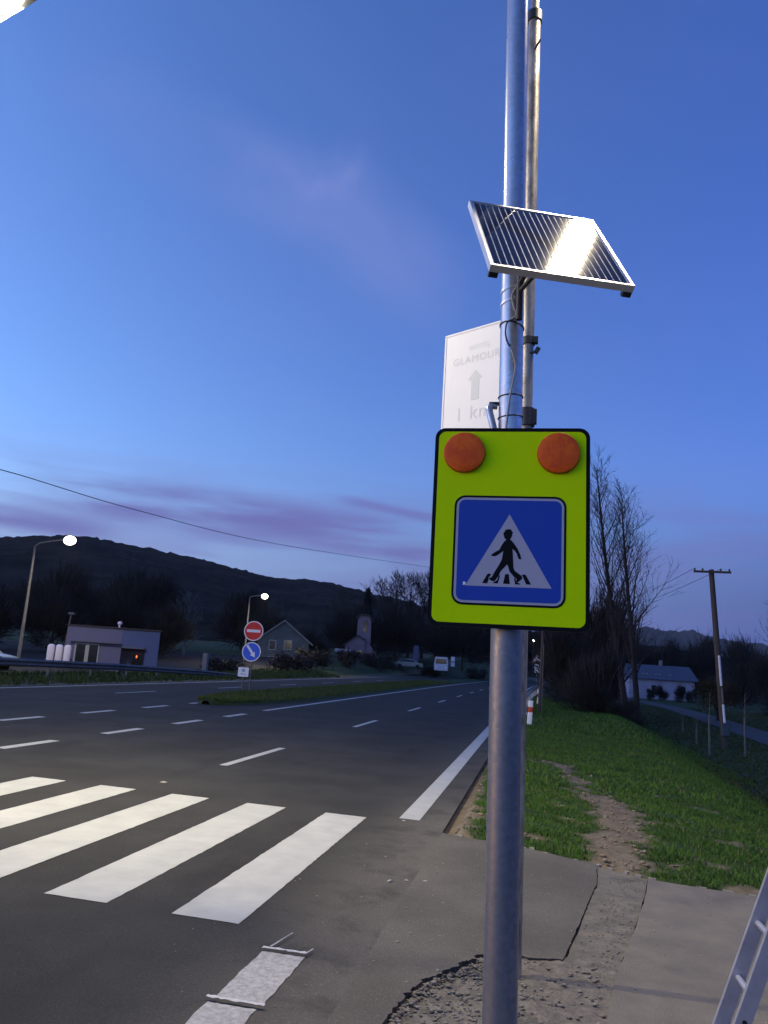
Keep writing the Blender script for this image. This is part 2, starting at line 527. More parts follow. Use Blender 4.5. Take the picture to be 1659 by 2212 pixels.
# ------------------------------------------------------------------ mesh helpers
class MB:
    def __init__(s):
        s.v, s.f = [], []

    def add(s, vs, fs):
        o = len(s.v)
        s.v += [tuple(v) for v in vs]
        s.f += [tuple(i + o for i in q) for q in fs]
        return s

    def box(s, c, size, rot=None, bevel=0.0):
        hx, hy, hz = (x / 2 for x in size)
        if bevel > 0:
            b = min(bevel, hx * .9, hy * .9)
            pl = [(-hx + b, -hy), (hx - b, -hy), (hx, -hy + b), (hx, hy - b), (hx - b, hy), (-hx + b, hy), (-hx, hy - b), (-hx, -hy + b)]
            vs = [Vector((x, y, z)) for z in (-hz, hz) for x, y in pl]
            n = 8
            fs = [tuple(range(n))[::-1], tuple(range(n, 2 * n))] + [(i, (i + 1) % n, n + (i + 1) % n, n + i) for i in range(n)]
        else:
            vs = [Vector((x, y, z)) for z in (-hz, hz) for x, y in ((-hx, -hy), (hx, -hy), (hx, hy), (-hx, hy))]
            fs = [(3, 2, 1, 0), (4, 5, 6, 7), (0, 1, 5, 4), (1, 2, 6, 5), (2, 3, 7, 6), (3, 0, 4, 7)]
        if rot is not None:
            vs = [rot @ v for v in vs]
        c = Vector(c)
        return s.add([v + c for v in vs], fs)

    def tube(s, pts, rad, n=8, caps=True):
        pts = [Vector(p) for p in pts]
        if not hasattr(rad, '__len__'):
            rad = [rad] * len(pts)
        vs, fs = [], []
        prev = None
        for i, p in enumerate(pts):
            d = (pts[min(i + 1, len(pts) - 1)] - pts[max(i - 1, 0)]).normalized()
            if prev is None:
                a = d.orthogonal().normalized()
            else:
                a = (prev - d * prev.dot(d))
                a = a.normalized() if a.length > 1e-6 else d.orthogonal().normalized()
            prev = a
            b = d.cross(a)
            for k in range(n):
                t = 2 * math.pi * k / n
                vs.append(p + (a * math.cos(t) + b * math.sin(t)) * rad[i])
        for i in range(len(pts) - 1):
            for k in range(n):
                k2 = (k + 1) % n
                fs.append((i * n + k, i * n + k2, (i + 1) * n + k2, (i + 1) * n + k))
        if caps:
            fs.append(tuple(range(n))[::-1])
            fs.append(tuple((len(pts) - 1) * n + k for k in range(n)))
        return s.add(vs, fs)

    def ell(s, c, r, nu=14, nv=9, rot=None, vmin=0.0, vmax=1.0):
        c = Vector(c)
        vs, fs = [], []
        for j in range(nv + 1):
            th = math.pi * (vmin + (vmax - vmin) * j / nv)
            for i in range(nu):
                ph = 2 * math.pi * i / nu
                v = Vector((r[0] * math.sin(th) * math.cos(ph), r[1] * math.sin(th) * math.sin(ph), r[2] * math.cos(th)))
                vs.append((rot @ v if rot is not None else v) + c)
        for j in range(nv):
            for i in range(nu):
                i2 = (i + 1) % nu
                fs.append((j * nu + i, (j + 1) * nu + i, (j + 1) * nu + i2, j * nu + i2))
        return s.add(vs, fs)

    def prism(s, poly, fr, d0, d1):
        """poly in the plane of frame fr=(origin, x axis, y axis, normal), from depth d0 to d1 along the normal"""
        o, ax, ay, an = fr
        n = len(poly)
        area = sum(poly[i][0] * poly[(i + 1) % n][1] - poly[(i + 1) % n][0] * poly[i][1] for i in range(n))
        if area < 0:
            poly = poly[::-1]
        vs = [o + ax * x + ay * y + an * d for d in (d0, d1) for x, y in poly]
        fs = [tuple(range(n))[::-1], tuple(range(n, 2 * n))] + [(i, (i + 1) % n, n + (i + 1) % n, n + i) for i in range(n)]
        return s.add(vs, fs)

    def build(s, name, mt, parent=None, smooth=False, tri=False, kind=None, origin=None):
        me = bpy.data.meshes.new(name)
        o = Vector((0, 0, 0))
        if parent is not None:
            o = WORLD.get(parent.name, Vector((0, 0, 0)))
        org = Vector(origin) if origin is not None else (o if parent is not None else Vector((0, 0, 0)))
        me.from_pydata([tuple(Vector(v) - org) for v in s.v], [], s.f)
        if tri:
            bm = bmesh.new()
            bm.from_mesh(me)
            bmesh.ops.triangulate(bm, faces=[q for q in bm.faces if len(q.verts) > 4])
            bm.to_mesh(me)
            bm.free()
        if smooth:
            me.polygons.foreach_set('use_smooth', [True] * len(me.polygons))
            try:
                me.set_sharp_from_angle(angle=R(40))
            except Exception:
                pass
        me.materials.append(mt)
        ob = bpy.data.objects.new(name, me)
        COL.objects.link(ob)
        if parent is not None:
            ob.parent = parent
            ob.location = org - o
        else:
            ob.location = org
        WORLD[ob.name] = org.copy()
        if kind:
            ob['kind'] = kind
        return ob


WORLD = {}


def thing(name, loc, label, cat, group=None):
    o = bpy.data.objects.new(name, None)
    o.empty_display_size = 0.2
    o.location = loc
    COL.objects.link(o)
    WORLD[o.name] = Vector(loc)
    tag(o, label, cat, group)
    return o


def tag(o, label, cat, group=None):
    o['label'] = label
    o['category'] = cat
    if group:
        o['group'] = group


def copy_tree(o, loc=None, scale=None, rz=None, label=None, parent=None):
    c = o.copy()
    COL.objects.link(c)
    if parent is not None:
        c.parent = parent
    if loc is not None:
        c.location = loc
        WORLD[c.name] = Vector(loc)
    if scale is not None:
        c.scale = scale if hasattr(scale, '__len__') else (scale,) * 3
    if rz is not None:
        c.rotation_euler = (0, 0, rz)
    if label:
        c['label'] = label
    for ch in list(o.children):
        copy_tree(ch, parent=c)
    return c


def raw(name, V, F, mt, parent=None, kind=None, attr=None, smooth=False, loc=None):
    me = bpy.data.meshes.new(name)
    V = np.asarray(V, dtype=np.float32)
    F = np.asarray(F, dtype=np.int32)
    k = F.shape[1]
    me.vertices.add(len(V))
    me.vertices.foreach_set('co', V.ravel())
    me.loops.add(F.size)
    me.loops.foreach_set('vertex_index', F.ravel())
    me.polygons.add(len(F))
    me.polygons.foreach_set('loop_start', np.arange(len(F), dtype=np.int32) * k)
    if smooth:
        me.polygons.foreach_set('use_smooth', np.ones(len(F), dtype=bool))
    me.update(calc_edges=True)
    if attr is not None:
        an, av = attr
        a = me.attributes.new(an, 'FLOAT', 'POINT')
        a.data.foreach_set('value', np.asarray(av, dtype=np.float32))
    me.materials.append(mt)
    ob = bpy.data.objects.new(name, me)
    COL.objects.link(ob)
    if parent is not None:
        ob.parent = parent
    if loc is not None:
        ob.location = loc
    if kind:
        ob['kind'] = kind
    WORLD[ob.name] = Vector(loc) if loc is not None else Vector((0, 0, 0))
    return ob


def round_rect(w, h, r, n=6, cx=0, cy=0):
    p = []
    for sx, sy, a0 in ((1, 1, 0), (-1, 1, 90), (-1, -1, 180), (1, -1, 270)):
        for i in range(n + 1):
            a = R(a0 + 90 * i / n)
            p.append((cx + sx * (w / 2 - r) + r * math.cos(a), cy + sy * (h / 2 - r) + r * math.sin(a)))
    return p


def circle(r, n=40, cx=0, cy=0):
    return [(cx + r * math.cos(2 * math.pi * i / n), cy + r * math.sin(2 * math.pi * i / n)) for i in range(n)]


def frame_of(o, nx, ny, nz=0.0, roll=0.0):
    n = Vector((nx, ny, nz)).normalized()
    ax = Vector((0, 0, 1)).cross(n).normalized()
    ay = n.cross(ax)
    a2 = math.cos(roll) * ax + math.sin(roll) * ay
    b2 = -math.sin(roll) * ax + math.cos(roll) * ay
    return (Vector(o), a2, b2, n)


def disc_light(name, loc, power, size, color, parent, direction=(0, 0, -1)):
    l = bpy.data.lights.new(name, 'AREA')
    l.shape = 'DISK'
    l.size = size
    l.energy = power
    l.color = color
    o = bpy.data.objects.new(name, l)
    COL.objects.link(o)
    o.parent = parent
    o.location = Vector(loc) - WORLD[parent.name]
    o.rotation_euler = Vector(direction).to_track_quat('-Z', 'Y').to_euler()
    return o


def S(t):
    t = np.clip(t, 0, 1)
    return t * t * (3 - 2 * t)


# ------------------------------------------------------------------ terrain
CF = -0.0126                                       # crossfall of the carriageway


def bend(y):
    y = np.asarray(y, dtype=float)
    d = np.clip(y - 55, 0, None)
    return np.where(y < 155, 3.0e-4 * d * d, 3.0 + 0.06 * (y - 155))


def pav_line(x):
    """far edge of the footway, where the grass begins"""
    return np.interp(x, [-1.05, -0.08, 0.65, 1.13, 1.99, 5.0, 8.0], [9.22, 8.89, 8.49, 8.16, 7.98, 7.4, 7.0])


def gh(x, y):
    x = np.asarray(x, dtype=float)
    y = np.asarray(y, dtype=float)
    xb = x - bend(y)
    z = CF * np.clip(xb, -18.6, 0) - 0.07
    # left verge, embankment behind the guard rail and the rising village
    lt = np.clip(-18.75 - xb, 0, None)
    z = z + 0.05 * S(lt / 0.25) + 0.30 * S((lt - 0.4) / 3.0) - 0.55 * S((lt - 2.2) / 3.0) * (1 - S((y - 60) / 40)) + 0.3 * S((lt - 9) / 4)
    z = z + np.where(lt > 0, 0.030 * np.clip(y - 62, 0, 130) * S(lt / 6), 0)
    # right shoulder and embankment
    pv = pav_line(x)
    onp = (y < pv) & (x > -1.05)
    xc = np.where(y < pv + 0.2, 5.2, 2.35 + 0.022 * np.clip(y, 0, 90))
    rtt = np.clip(xb + 0.98, 0, None)
    up_ = 0.085 * S(rtt / 0.12)
    bank = -1.12 * S((x - xc) / 3.6)
    z = z + np.where(onp, 0.0, up_) + bank
    z = z + np.where(x > xc, 0.012 * np.clip(y - 140, 0, 200), 0)
    return z


def seg_d(px, py, pts):
    d = np.full(np.shape(px), 1e9)
    for (x0, y0), (x1, y1) in zip(pts[:-1], pts[1:]):
        vx, vy = x1 - x0, y1 - y0
        t = np.clip(((px - x0) * vx + (py - y0) * vy) / (vx * vx + vy * vy), 0, 1)
        d = np.minimum(d, np.hypot((px - x0 - t * vx), (py - y0 - t * vy) * 0.6))
    return d


def wob(x, y, s, k=0.0):
    return (np.sin(x * s * 1.7 + y * s * 0.9 + k) + np.sin(x * s * -0.8 + y * s * 2.1 + 1.3 + k) + np.sin(x * s * 3.3 + y * s * 2.7 + 2 * k)) / 3


def soil(x, y):
    """bare earth: the dug patches in the grass and the strip along the road edge"""
    w = 0.10 * wob(x, y, 4.0) + 0.06 * wob(x, y, 11.0, 2.0)
    a = seg_d(x, y, [(0.78, 8.35), (0.88, 9.6), (1.12, 11.2), (0.95, 12.8)]) - 0.30 - w * 1.7
    b = seg_d(x, y, [(0.80, 13.4), (0.60, 15.6), (0.40, 16.9), (-0.35, 17.5)]) - 0.15 - w * 2.2
    c = np.where((y > 9.0) & (y < 14.5), (x + 0.72 + 0.05 * (y - 9) * 0.6) - w * 1.2, 1.0)
    e = np.where((y >= 14.5) & (x > -1.2), (x + 0.93) - w, 1.0)
    e2 = np.where((x > 1.7) & (y < pav_line(x) + 0.45), np.abs(y - pav_line(x) - 0.1) - 0.14 - w, 1.0)
    d = np.minimum(np.minimum(np.minimum(a, b), np.minimum(c, e)), e2)
    f_ = 0.72 - wob(x, y, 2.6, 5) + 0.35 * wob(x, y, 7.0, 2) + 0.08 * np.clip(y - 11, 0, 20)
    d = np.minimum(d, np.where((y > 8) & (y < 18) & (x < 3), f_ * 0.35, 1.0))
    right = 1 - S((d + 0.08) / 0.16)
    left = np.where((x < -18.6) & (x > -20.0) & (y > -20), 0.75 - 0.5 * S((-18.9 - x) / 1.0), 0)
    return np.clip(np.maximum(right * (x > -1.3), left), 0, 1)


def axis(parts):
    out = []
    for a, b, st in parts:
        out += list(np.arange(a, b - 1e-9, st))
    out.append(parts[-1][1])
    return np.array(out)


gx = axis([(-3000, -400, 260), (-400, -60, 20), (-60, -24, 3), (-24, -18.4, 0.3), (-18.4, -1.4, 3.4), (-1.4, 4.4, 0.11), (4.4, 9, 0.4), (9, 60, 3), (60, 400, 20), (400, 3000, 260)])
gy = axis([(-600, -20, 58), (-20, 6, 2), (6, 20, 0.12), (20, 40, 0.5), (40, 90, 2), (90, 300, 7), (300, 900, 60), (900, 4000, 310)])
X, Y = np.meshgrid(gx, gy)
Z = gh(X, Y)
so = soil(X, Y)
near = (X > -1.0) & (X < 5) & (Y > pav_line(X)) & (Y < 30)
rough = 0.012 * wob(X, Y, 9.0) + so * (0.030 * wob(X, Y, 17.0, 1) + 0.022 * wob(X, Y, 31.0, 4))
Z = Z + np.where(near & (X > -0.9), rough, 0) * S((X + 0.9) / 0.2)
nx_, ny_ = len(gx), len(gy)
idx = np.arange(nx_ * ny_).reshape(ny_, nx_)
F = np.stack([idx[:-1, :-1], idx[:-1, 1:], idx[1:, 1:], idx[1:, :-1]], -1).reshape(-1, 4)
ground = raw('ground', np.stack([X, Y, Z], -1).reshape(-1, 3), F, M['ground'], kind='structure', attr=('soil', so.ravel()), smooth=True)

# ------------------------------------------------------------------ carriageway


def strip(name, x0, x1, ys, z, mt, parent=None, follow=True, kind=None):
    ys = np.asarray(ys, dtype=float)
    bx = bend(ys) if follow else 0 * ys
    V = []
    for y, b in zip(ys, bx):
        for x in (x0, x1):
            V.append((x + b, y, CF * min(x, 0) + z))
    F = [(2 * i, 2 * i + 1, 2 * i + 3, 2 * i + 2) for i in range(len(ys) - 1)]
    return raw(name, V, F, mt, parent, kind)


ys_long = np.concatenate([np.arange(-60, 60, 10), np.arange(60, 420, 15)])
nX = 6
V, F = [], []
xs_r = np.linspace(-18.62, -1.05, nX)
for y in ys_long:
    for x in xs_r:
        V.append((x + float(bend(y)), y, CF * x))
for j in range(len(ys_long) - 1):
    for i in range(nX - 1):
        F.append((j * nX + i, j * nX + i + 1, (j + 1) * nX + i + 1, (j + 1) * nX + i))
road = raw('road', V, F, M['asphalt'], kind='structure')

PZ = 0.005
# zebra crossing: 0.51 m bars, 4.05 m long, 1.02 m apart
for i in range(15):
    x1 = -2.01 - 1.025 * i
    y0, y1 = 5.48 + 0.01 * i, 9.55 + 0.015 * i
    corners = [(x1 - 0.51, y0), (x1, y0), (x1, y1), (x1 - 0.51, y1)]
    pts = []
    for (ax_, ay_), (bx_, by_) in zip(corners, corners[1:] + corners[:1]):
        nseg = max(8, int(math.hypot(bx_ - ax_, by_ - ay_) / 0.07))
        for t in range(nseg):
            w_ = t / nseg
            pts.append((ax_ + (bx_ - ax_) * w_ + random.gauss(0, 0.0022), ay_ + (by_ - ay_) * w_ + random.gauss(0, 0.0022)))
    MB().add([(a, b, CF * a + PZ) for a, b in pts], [tuple(range(len(pts)))]).build('zebra_stripe', M['paint'], road, tri=True)
# edge line beyond the crossing
strip('edge_line', -1.64, -1.39, np.concatenate([[9.74], np.arange(15, 60, 8), np.arange(60, 400, 15)]), PZ, M['paint'], road)
# centre lane dashes 3 m / 6 m
for k in range(14):
    y = 12.3 + 9.22 * k
    strip('lane_dash', -5.10, -4.96, [y, y + 3.0], PZ, M['paint'], road)
for k in range(3):
    y = 3.0 - 9.22 * k - 8
    strip('lane_dash', -5.10, -4.96, [y, y + 3.0], PZ, M['paint'], road)
# turning-lane dashes 1.5 m / 1.5 m
for xx, y0, n in ((-8.63, 11.55, 4), (-11.36, 15.05, 4)):
    for k in range(-4, n):
        y = y0 + 3.12 * k
        if y > 10.0 or y < 3.5:
            strip('turn_lane_dash', xx - 0.10, xx + 0.10, [y, y + 1.5], PZ, M['paint'], road)
strip('median_line', -8.80, -8.62, np.concatenate([[24.3], np.arange(30, 60, 6), np.arange(60, 300, 15)]), PZ, M['paint'], road)
strip('far_edge_line', -18.05, -17.86, np.concatenate([np.arange(-10, 60, 8), np.arange(60, 260, 15)]), PZ, M['paint'], road)
for k in range(6):
    y = 26 + 9.2 * k
    strip('far_lane_dash', -15.1, -14.98, [y, y + 3.0], PZ, M['paint'], road)
# old edge line blocks on the near side, with thick painted ends
ba = [(-1.70, 4.36), (-1.42, 4.37), (-1.41, 5.09), (-1.69, 5.08)]
bb = [(-1.72, 3.2), (-1.44, 3.2), (-1.435, 4.30), (-1.715, 4.29)]
for q in (ba, bb):
    mb = MB()
    n = 14
    pts = []
    for a, b in zip(q, q[1:] + q[:1]):
        for t in range(n):
            s_ = t / n
            jx, jy = RNG.normal(0, 0.004, 2)
            pts.append((a[0] + (b[0] - a[0]) * s_ + jx, a[1] + (b[1] - a[1]) * s_ + jy))
    fr = (Vector((0, 0, CF * -1.55 + 0.001)), Vector((1, 0, -0.0126)), Vector((0, 1, 0)), Vector((0, 0, 1)))
    mb.v = []
    o_ = Vector((0, 0, 0.004))
    vs = [(x, y, CF * x + 0.005) for x, y in pts]
    mb.add(vs, [tuple(range(len(vs)))])
    mb.build('old_edge_block', M['paint_old'], road, tri=True)
def flat_ribbon(pts, w0, name, mt, jit=0.004, h=0.0045):
    """low ragged ridge of paint"""
    L_, R_ = [], []
    for i, (x, y) in enumerate(pts):
        a = Vector(pts[min(i + 1, len(pts) - 1)]) - Vector(pts[max(i - 1, 0)])
        n_ = Vector((-a.y, a.x)).normalized()
        w = w0 * random.uniform(0.75, 1.2)
        L_.append((x + n_.x * w + random.gauss(0, jit * .4), y + n_.y * w + random.gauss(0, jit)))
        R_.append((x - n_.x * w + random.gauss(0, jit * .4), y - n_.y * w + random.gauss(0, jit)))
    poly_ = L_ + R_[::-1]
    MB().prism(poly_, (Vector((0, 0, CF * -1.55)), Vector((1, 0, CF)), Vector((0, 1, 0)), Vector((0, 0, 1))), 0.001 if h < 0.003 else 0.0048, 0.0022 if h < 0.003 else 0.0064).build(name, mt, road, tri=True)


for (xa, ya), (xb_, yb) in (((-1.695, 5.095), (-1.405, 5.105)), ((-1.73, 4.31), (-1.40, 4.32))):
    flat_ribbon([(xa + (xb_ - xa) * t, ya + (yb - ya) * t) for t in np.linspace(0, 1, 16)], 0.014, 'paint_ridge', M['paint_edge'])
flat_ribbon([(-1.655, 5.13), (-1.64, 5.20), (-1.625, 5.30), (-1.60, 5.42)], 0.0055, 'chalk_mark', M['paint_old'], 0.003, 0.002)
flat_ribbon([(-1.41, 5.12), (-1.40, 5.16), (-1.39, 5.20)], 0.005, 'chalk_mark', M['paint_old'], 0.002, 0.002)

# ------------------------------------------------------------------ grass island with the sign posts
V, F = [], []
ys = np.concatenate([np.linspace(24.6, 30, 14), np.arange(32, 60, 4), np.arange(60, 300, 12)])
prof = [0, 0.12, 0.35, 0.65, 0.88, 1.0]
hh = [0.0, 0.10, 0.13, 0.13, 0.10, 0.0]
for y in ys:
    t = min(1.0, max(0.0, (y - 24.6) / 6.0)) ** 0.6
    cxm = -10.9 - 0.1 * t
    hw = 0.15 + 1.55 * t
    for p_, h_ in zip(prof, hh):
        x = cxm - hw + 2 * hw * p_
        V.append((x + float(bend(y)), y, CF * x + 0.002 + h_))
k = len(prof)
for j in range(len(ys) - 1):
    for i in range(k - 1):
        F.append((j * k + i, j * k + i + 1, (j + 1) * k + i + 1, (j + 1) * k + i))
isl = raw('median_island', V, F, M['ground'], kind='structure', attr=('soil', np.zeros(len(V))), smooth=True)

# ------------------------------------------------------------------ footway beside the crossing
pavement = MB()
footway_z = 0.0135
GE = [(-0.90, 2.0), (-0.82, 4.0), (-0.76, 4.47), (-0.735, 4.62), (-0.715, 4.75), (-0.70, 4.86), (-0.665, 4.96), (-0.64, 5.06), (-0.585, 5.13), (-0.54, 5.24),
      (-0.475, 5.32), (-0.45, 5.42), (-0.40, 5.47), (-0.375, 5.56), (-0.31, 5.61), (-0.22, 5.63), (-0.12, 5.67), (0.03, 5.66), (0.19, 5.70)]


def jag(pts, amp, n):
    out = []
    for a, b in zip(pts[:-1], pts[1:]):
        for t in range(n):
            s_ = t / n
            out.append((a[0] + (b[0] - a[0]) * s_ + (random.gauss(0, amp) if t else 0), a[1] + (b[1] - a[1]) * s_ + (random.gauss(0, amp) if t else 0)))
    out.append(pts[-1])
    return out


flat = (Vector((0, 0, 0)), Vector((1, 0, 0)), Vector((0, 1, 0)), Vector((0, 0, 1)))
pav = bpy.data.objects.new('footway', None)
COL.objects.link(pav)
pav['kind'] = 'structure'
WORLD['footway'] = Vector((0, 0, 0))
seam_l = jag([(0.19, 5.70), (0.28, 6.2), (0.37, 6.72), (0.45, 7.2), (0.55, 7.75), (0.60, 8.48)], 0.0035, 6)
far_l = jag([(0.60, 8.52), (-0.08, 8.90), (-1.05, 9.22)], 0.012, 7)
poly = jag(GE, 0.010, 5) + seam_l[1:] + far_l
poly += [(-1.05, 2.0)]
M['bitumen'] = mat('shaded_broken_bitumen', (0.040, 0.036, 0.031), 0.95, vary=0.6, vscale=40)  # dark broken bitumen; its colour also carries the shadow of the crack


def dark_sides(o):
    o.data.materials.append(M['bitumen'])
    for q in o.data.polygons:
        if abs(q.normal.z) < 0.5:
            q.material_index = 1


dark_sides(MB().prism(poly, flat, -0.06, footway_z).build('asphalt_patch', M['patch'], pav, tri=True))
sl2 = jag([(0.24, 5.28), (0.210, 5.45), (0.200, 5.70), (0.292, 6.2), (0.380, 6.72), (0.457, 7.2), (0.554, 7.75), (0.603, 8.47)], 0.004, 6)
sr = jag([(0.61, 8.47), (1.05, 8.19), (0.93, 7.5), (0.79, 6.8), (0.65, 6.15), (0.518, 5.58), (0.47, 5.25), (0.42, 5.12), (0.34, 5.20)], 0.004, 5)
MB().prism(sl2 + sr, flat, -0.06, 0.001).build('worn_strip', M['worn'], pav, tri=True)
slab = [(1.056, 8.185), (1.13, 8.13), (1.99, 7.96), (5.2, 7.38), (5.2, 1.5), (0.30, 1.5), (0.33, 4.2), (0.42, 4.98)] + jag([(0.525, 5.58), (0.657, 6.15), (0.797, 6.8), (0.937, 7.5), (1.056, 8.185)], 0.004, 4)[:-1]
MB().prism(slab, flat, -0.06, 0.013).build('concrete_slab', M['slab'], pav, tri=True)
frag = jag([(-0.10, 4.84), (0.02, 4.83), (0.13, 4.80), (0.20, 4.70), (0.215, 4.50), (0.20, 3.4), (-0.12, 3.4), (-0.14, 4.4), (-0.10, 4.84)], 0.008, 3)[:-1]
MB().prism(frag, flat, -0.06, -0.004).build('asphalt_fragment', M['patch'], pav, tri=True)
# pale rim of crumbled edging along the grass
rim = jag([(-1.0, 9.235), (-0.08, 8.915), (0.60, 8.53), (1.05, 8.22), (1.99, 7.99), (5.0, 7.42)], 0.008, 9)
mb = MB()
for (ax_, ay_), (bx_, by_) in zip(rim[:-1], rim[1:]):
    if random.random() < 0.5:
        continue
    ang = math.atan2(by_ - ay_, bx_ - ax_)
    L_ = math.hypot(bx_ - ax_, by_ - ay_)
    mb.box(((ax_ + bx_) / 2, (ay_ + by_) / 2, 0.000 + random.gauss(0, 0.006)), (L_ * random.uniform(0.3, 0.95), random.uniform(0.02, 0.05), 0.030), Matrix.Rotation(ang + random.gauss(0, 0.12), 3, 'Z'))
mb.build('footway_edging', M['kerb'], pav, kind='stuff')
# gravel bed in the broken corner
gx2 = np.arange(-1.0, 0.66, 0.03)
gy2 = np.arange(2.0, 5.80, 0.03)
A, B = np.meshgrid(gx2, gy2)
Cz = -0.030 + 0.034 * S((A + 0.32) / 0.35) * S((B - 4.3) / 0.6) + 0.006 * wob(A, B, 13.0) + 0.005 * wob(A, B, 37.0, 3) + RNG.normal(0, 0.0025, A.shape)
i2 = np.arange(A.size).reshape(A.shape)
Fg = np.stack([i2[:-1, :-1], i2[:-1, 1:], i2[1:, 1:], i2[1:, :-1]], -1).reshape(-1, 4)
raw('gravel_bed', np.stack([A, B, Cz], -1).reshape(-1, 3), Fg, M['gravelbed'], pav, smooth=True)


def stones(name, pts, sizes, mt, parent=None, label=None):
    """low irregular stones, all in one mesh"""
    base = np.array([(1, 0, 0), (-1, 0, 0), (0, 1, 0), (0, -1, 0), (0, 0, 1), (0, 0, -1), (.7, .7, .45), (-.7, .6, .4), (.6, -.7, .5), (-.6, -.7, .42)])
    fs = np.array([(0, 6, 4), (6, 2, 4), (2, 7, 4), (7, 1, 4), (1, 9, 4), (9, 3, 4), (3, 8, 4), (8, 0, 4), (0, 2, 6), (2, 1, 7), (1, 3, 9), (3, 0, 8),
                   (0, 5, 2), (2, 5, 1), (1, 5, 3), (3, 5, 0)])
    V, Fx = [], []
    for k, (p, s_) in enumerate(zip(pts, sizes)):
        b = base * (1 + RNG.normal(0, 0.22, base.shape))
        a = RNG.uniform(0, 6.28)
        c, s2 = math.cos(a), math.sin(a)
        b = b @ np.array([[c, s2, 0], [-s2, c, 0], [0, 0, 1]])
        b = b * np.array([s_, s_ * RNG.uniform(0.55, 0.9), s_ * RNG.uniform(0.35, 0.65)])
        V.append(b + np.array(p))
        Fx.append(fs + k * len(base))
    return raw(name, np.concatenate(V), np.concatenate(Fx), mt, parent, kind='stuff')


def gravel_in(x, y):
    lim = np.interp(y, [p[1] for p in GE[:-3]], [p[0] for p in GE[:-3]])
    return (x > lim + 0.02) & (x < 0.50) & (y < 5.64)


P = RNG.uniform((-0.85, 3.6), (0.5, 5.66), (3000, 2))
P = P[gravel_in(P[:, 0], P[:, 1])]
P = P[RNG.random(len(P)) < np.clip(0.35 + 0.75 * wob(P[:, 0], P[:, 1], 6.0) + 0.5 * (P[:, 0] < -0.2) - 0.45 * (P[:, 0] > -0.02), 0.04, 1)]
sz = np.abs(RNG.normal(0.006, 0.0045, len(P))) + 0.003
stones('gravel', [(x, y, -0.028 + s_ * 0.2 + 0.034 * float(S((x + 0.32) / 0.35) * S((y - 4.3) / 0.6))) for (x, y), s_ in zip(P, sz)], sz, M['stone'], pav)
# rubble heaped against the broken edge
P, sz = [], []
for _ in range(520):
    k = random.randrange(2, len(GE) - 2)
    t = random.random()
    x = GE[k][0] + (GE[k + 1][0] - GE[k][0]) * t
    y = GE[k][1] + (GE[k + 1][1] - GE[k][1]) * t
    q = abs(random.gauss(0, 0.035))
    r_ = random.choice((0.006, 0.009, 0.013, 0.018)) * random.uniform(0.7, 1.3)
    P.append((x + q * 0.8 + 0.006, y - q * 0.7, -0.026 + r_ * 0.4 + 0.012 * max(0, 1 - q / 0.05) * (math.sin(y * 9) > -0.3)))
    sz.append(r_)
stones('rubble', P, sz, M['stone'], pav)
P = np.column_stack([RNG.uniform(-0.7, 0.45, 120), RNG.uniform(4.0, 5.6, 120)])
P = P[gravel_in(P[:, 0], P[:, 1])]
sz = RNG.uniform(0.010, 0.022, len(P))
stones('gravel', [(x, y, -0.022 + 0.034 * float(S((x + 0.32) / 0.35) * S((y - 4.3) / 0.6))) for x, y in P], sz, M['stone'], pav)
# loose grit on road, strip and slab
P, sz = [], []
for _ in range(420):
    x, y = random.uniform(-2.3, 2.4), random.uniform(4.2, 9.3)
    if x > -0.7 and y > float(pav_line(x)) - 0.1:
        continue
    if gravel_in(np.array(x), np.array(y)):
        continue
    if x < -1.2 and random.random() < 0.7:
        continue
    P.append((x, y, 0.016 if x > -1.05 else CF * x + 0.003))
    sz.append(random.choice((0.004, 0.005, 0.006, 0.008)) * random.uniform(0.7, 1.3))
stones('grit', P, sz, M['pebble'], pav)
P = [(0.22 + 0.75 * random.random() * 0.35 + 0.2 * random.random(), random.uniform(5.7, 8.1), 0.008) for _ in range(240)]
P = [(x + (y - 5.7) * 0.16, y, z) for x, y, z in P]
stones('grit', P, [random.uniform(0.004, 0.010) for _ in P], M['stone'], pav)
# the few larger chips seen on the road
P = [(-1.23, 7.01), (-1.10, 7.10), (-0.94, 7.15), (-0.85, 5.80), (-0.91, 5.60), (-0.58, 5.20), (-5.04, 10.26), (-1.56, 9.62), (-0.98, 6.35), (-1.35, 6.45), (-0.72, 6.6)]
stones('road_chips', [(x, y, max(CF * x, 0.012) + 0.004) for x, y in P], [0.035, 0.022, 0.026, 0.014, 0.014, 0.014, 0.055, 0.03, 0.012, 0.014, 0.012], M['pebble'], road)
# clods in the dug patches
P, sz = [], []
while len(P) < 520:
    x, y = random.uniform(-0.9, 1.6), random.uniform(8.2, 18)
    if float(soil(np.array(x), np.array(y))) > 0.7 and y > float(pav_line(x)) + 0.05:
        P.append((x, y, float(gh(x, y)) + 0.012))
        sz.append(random.choice((0.008, 0.012, 0.016, 0.022, 0.034)) * random.uniform(0.6, 1.2))
M['clod'] = mat('clod', (0.20, 0.155, 0.105), 0.95, vary=0.35, vscale=9)
stones('clods', P, sz, M['clod'], ground)


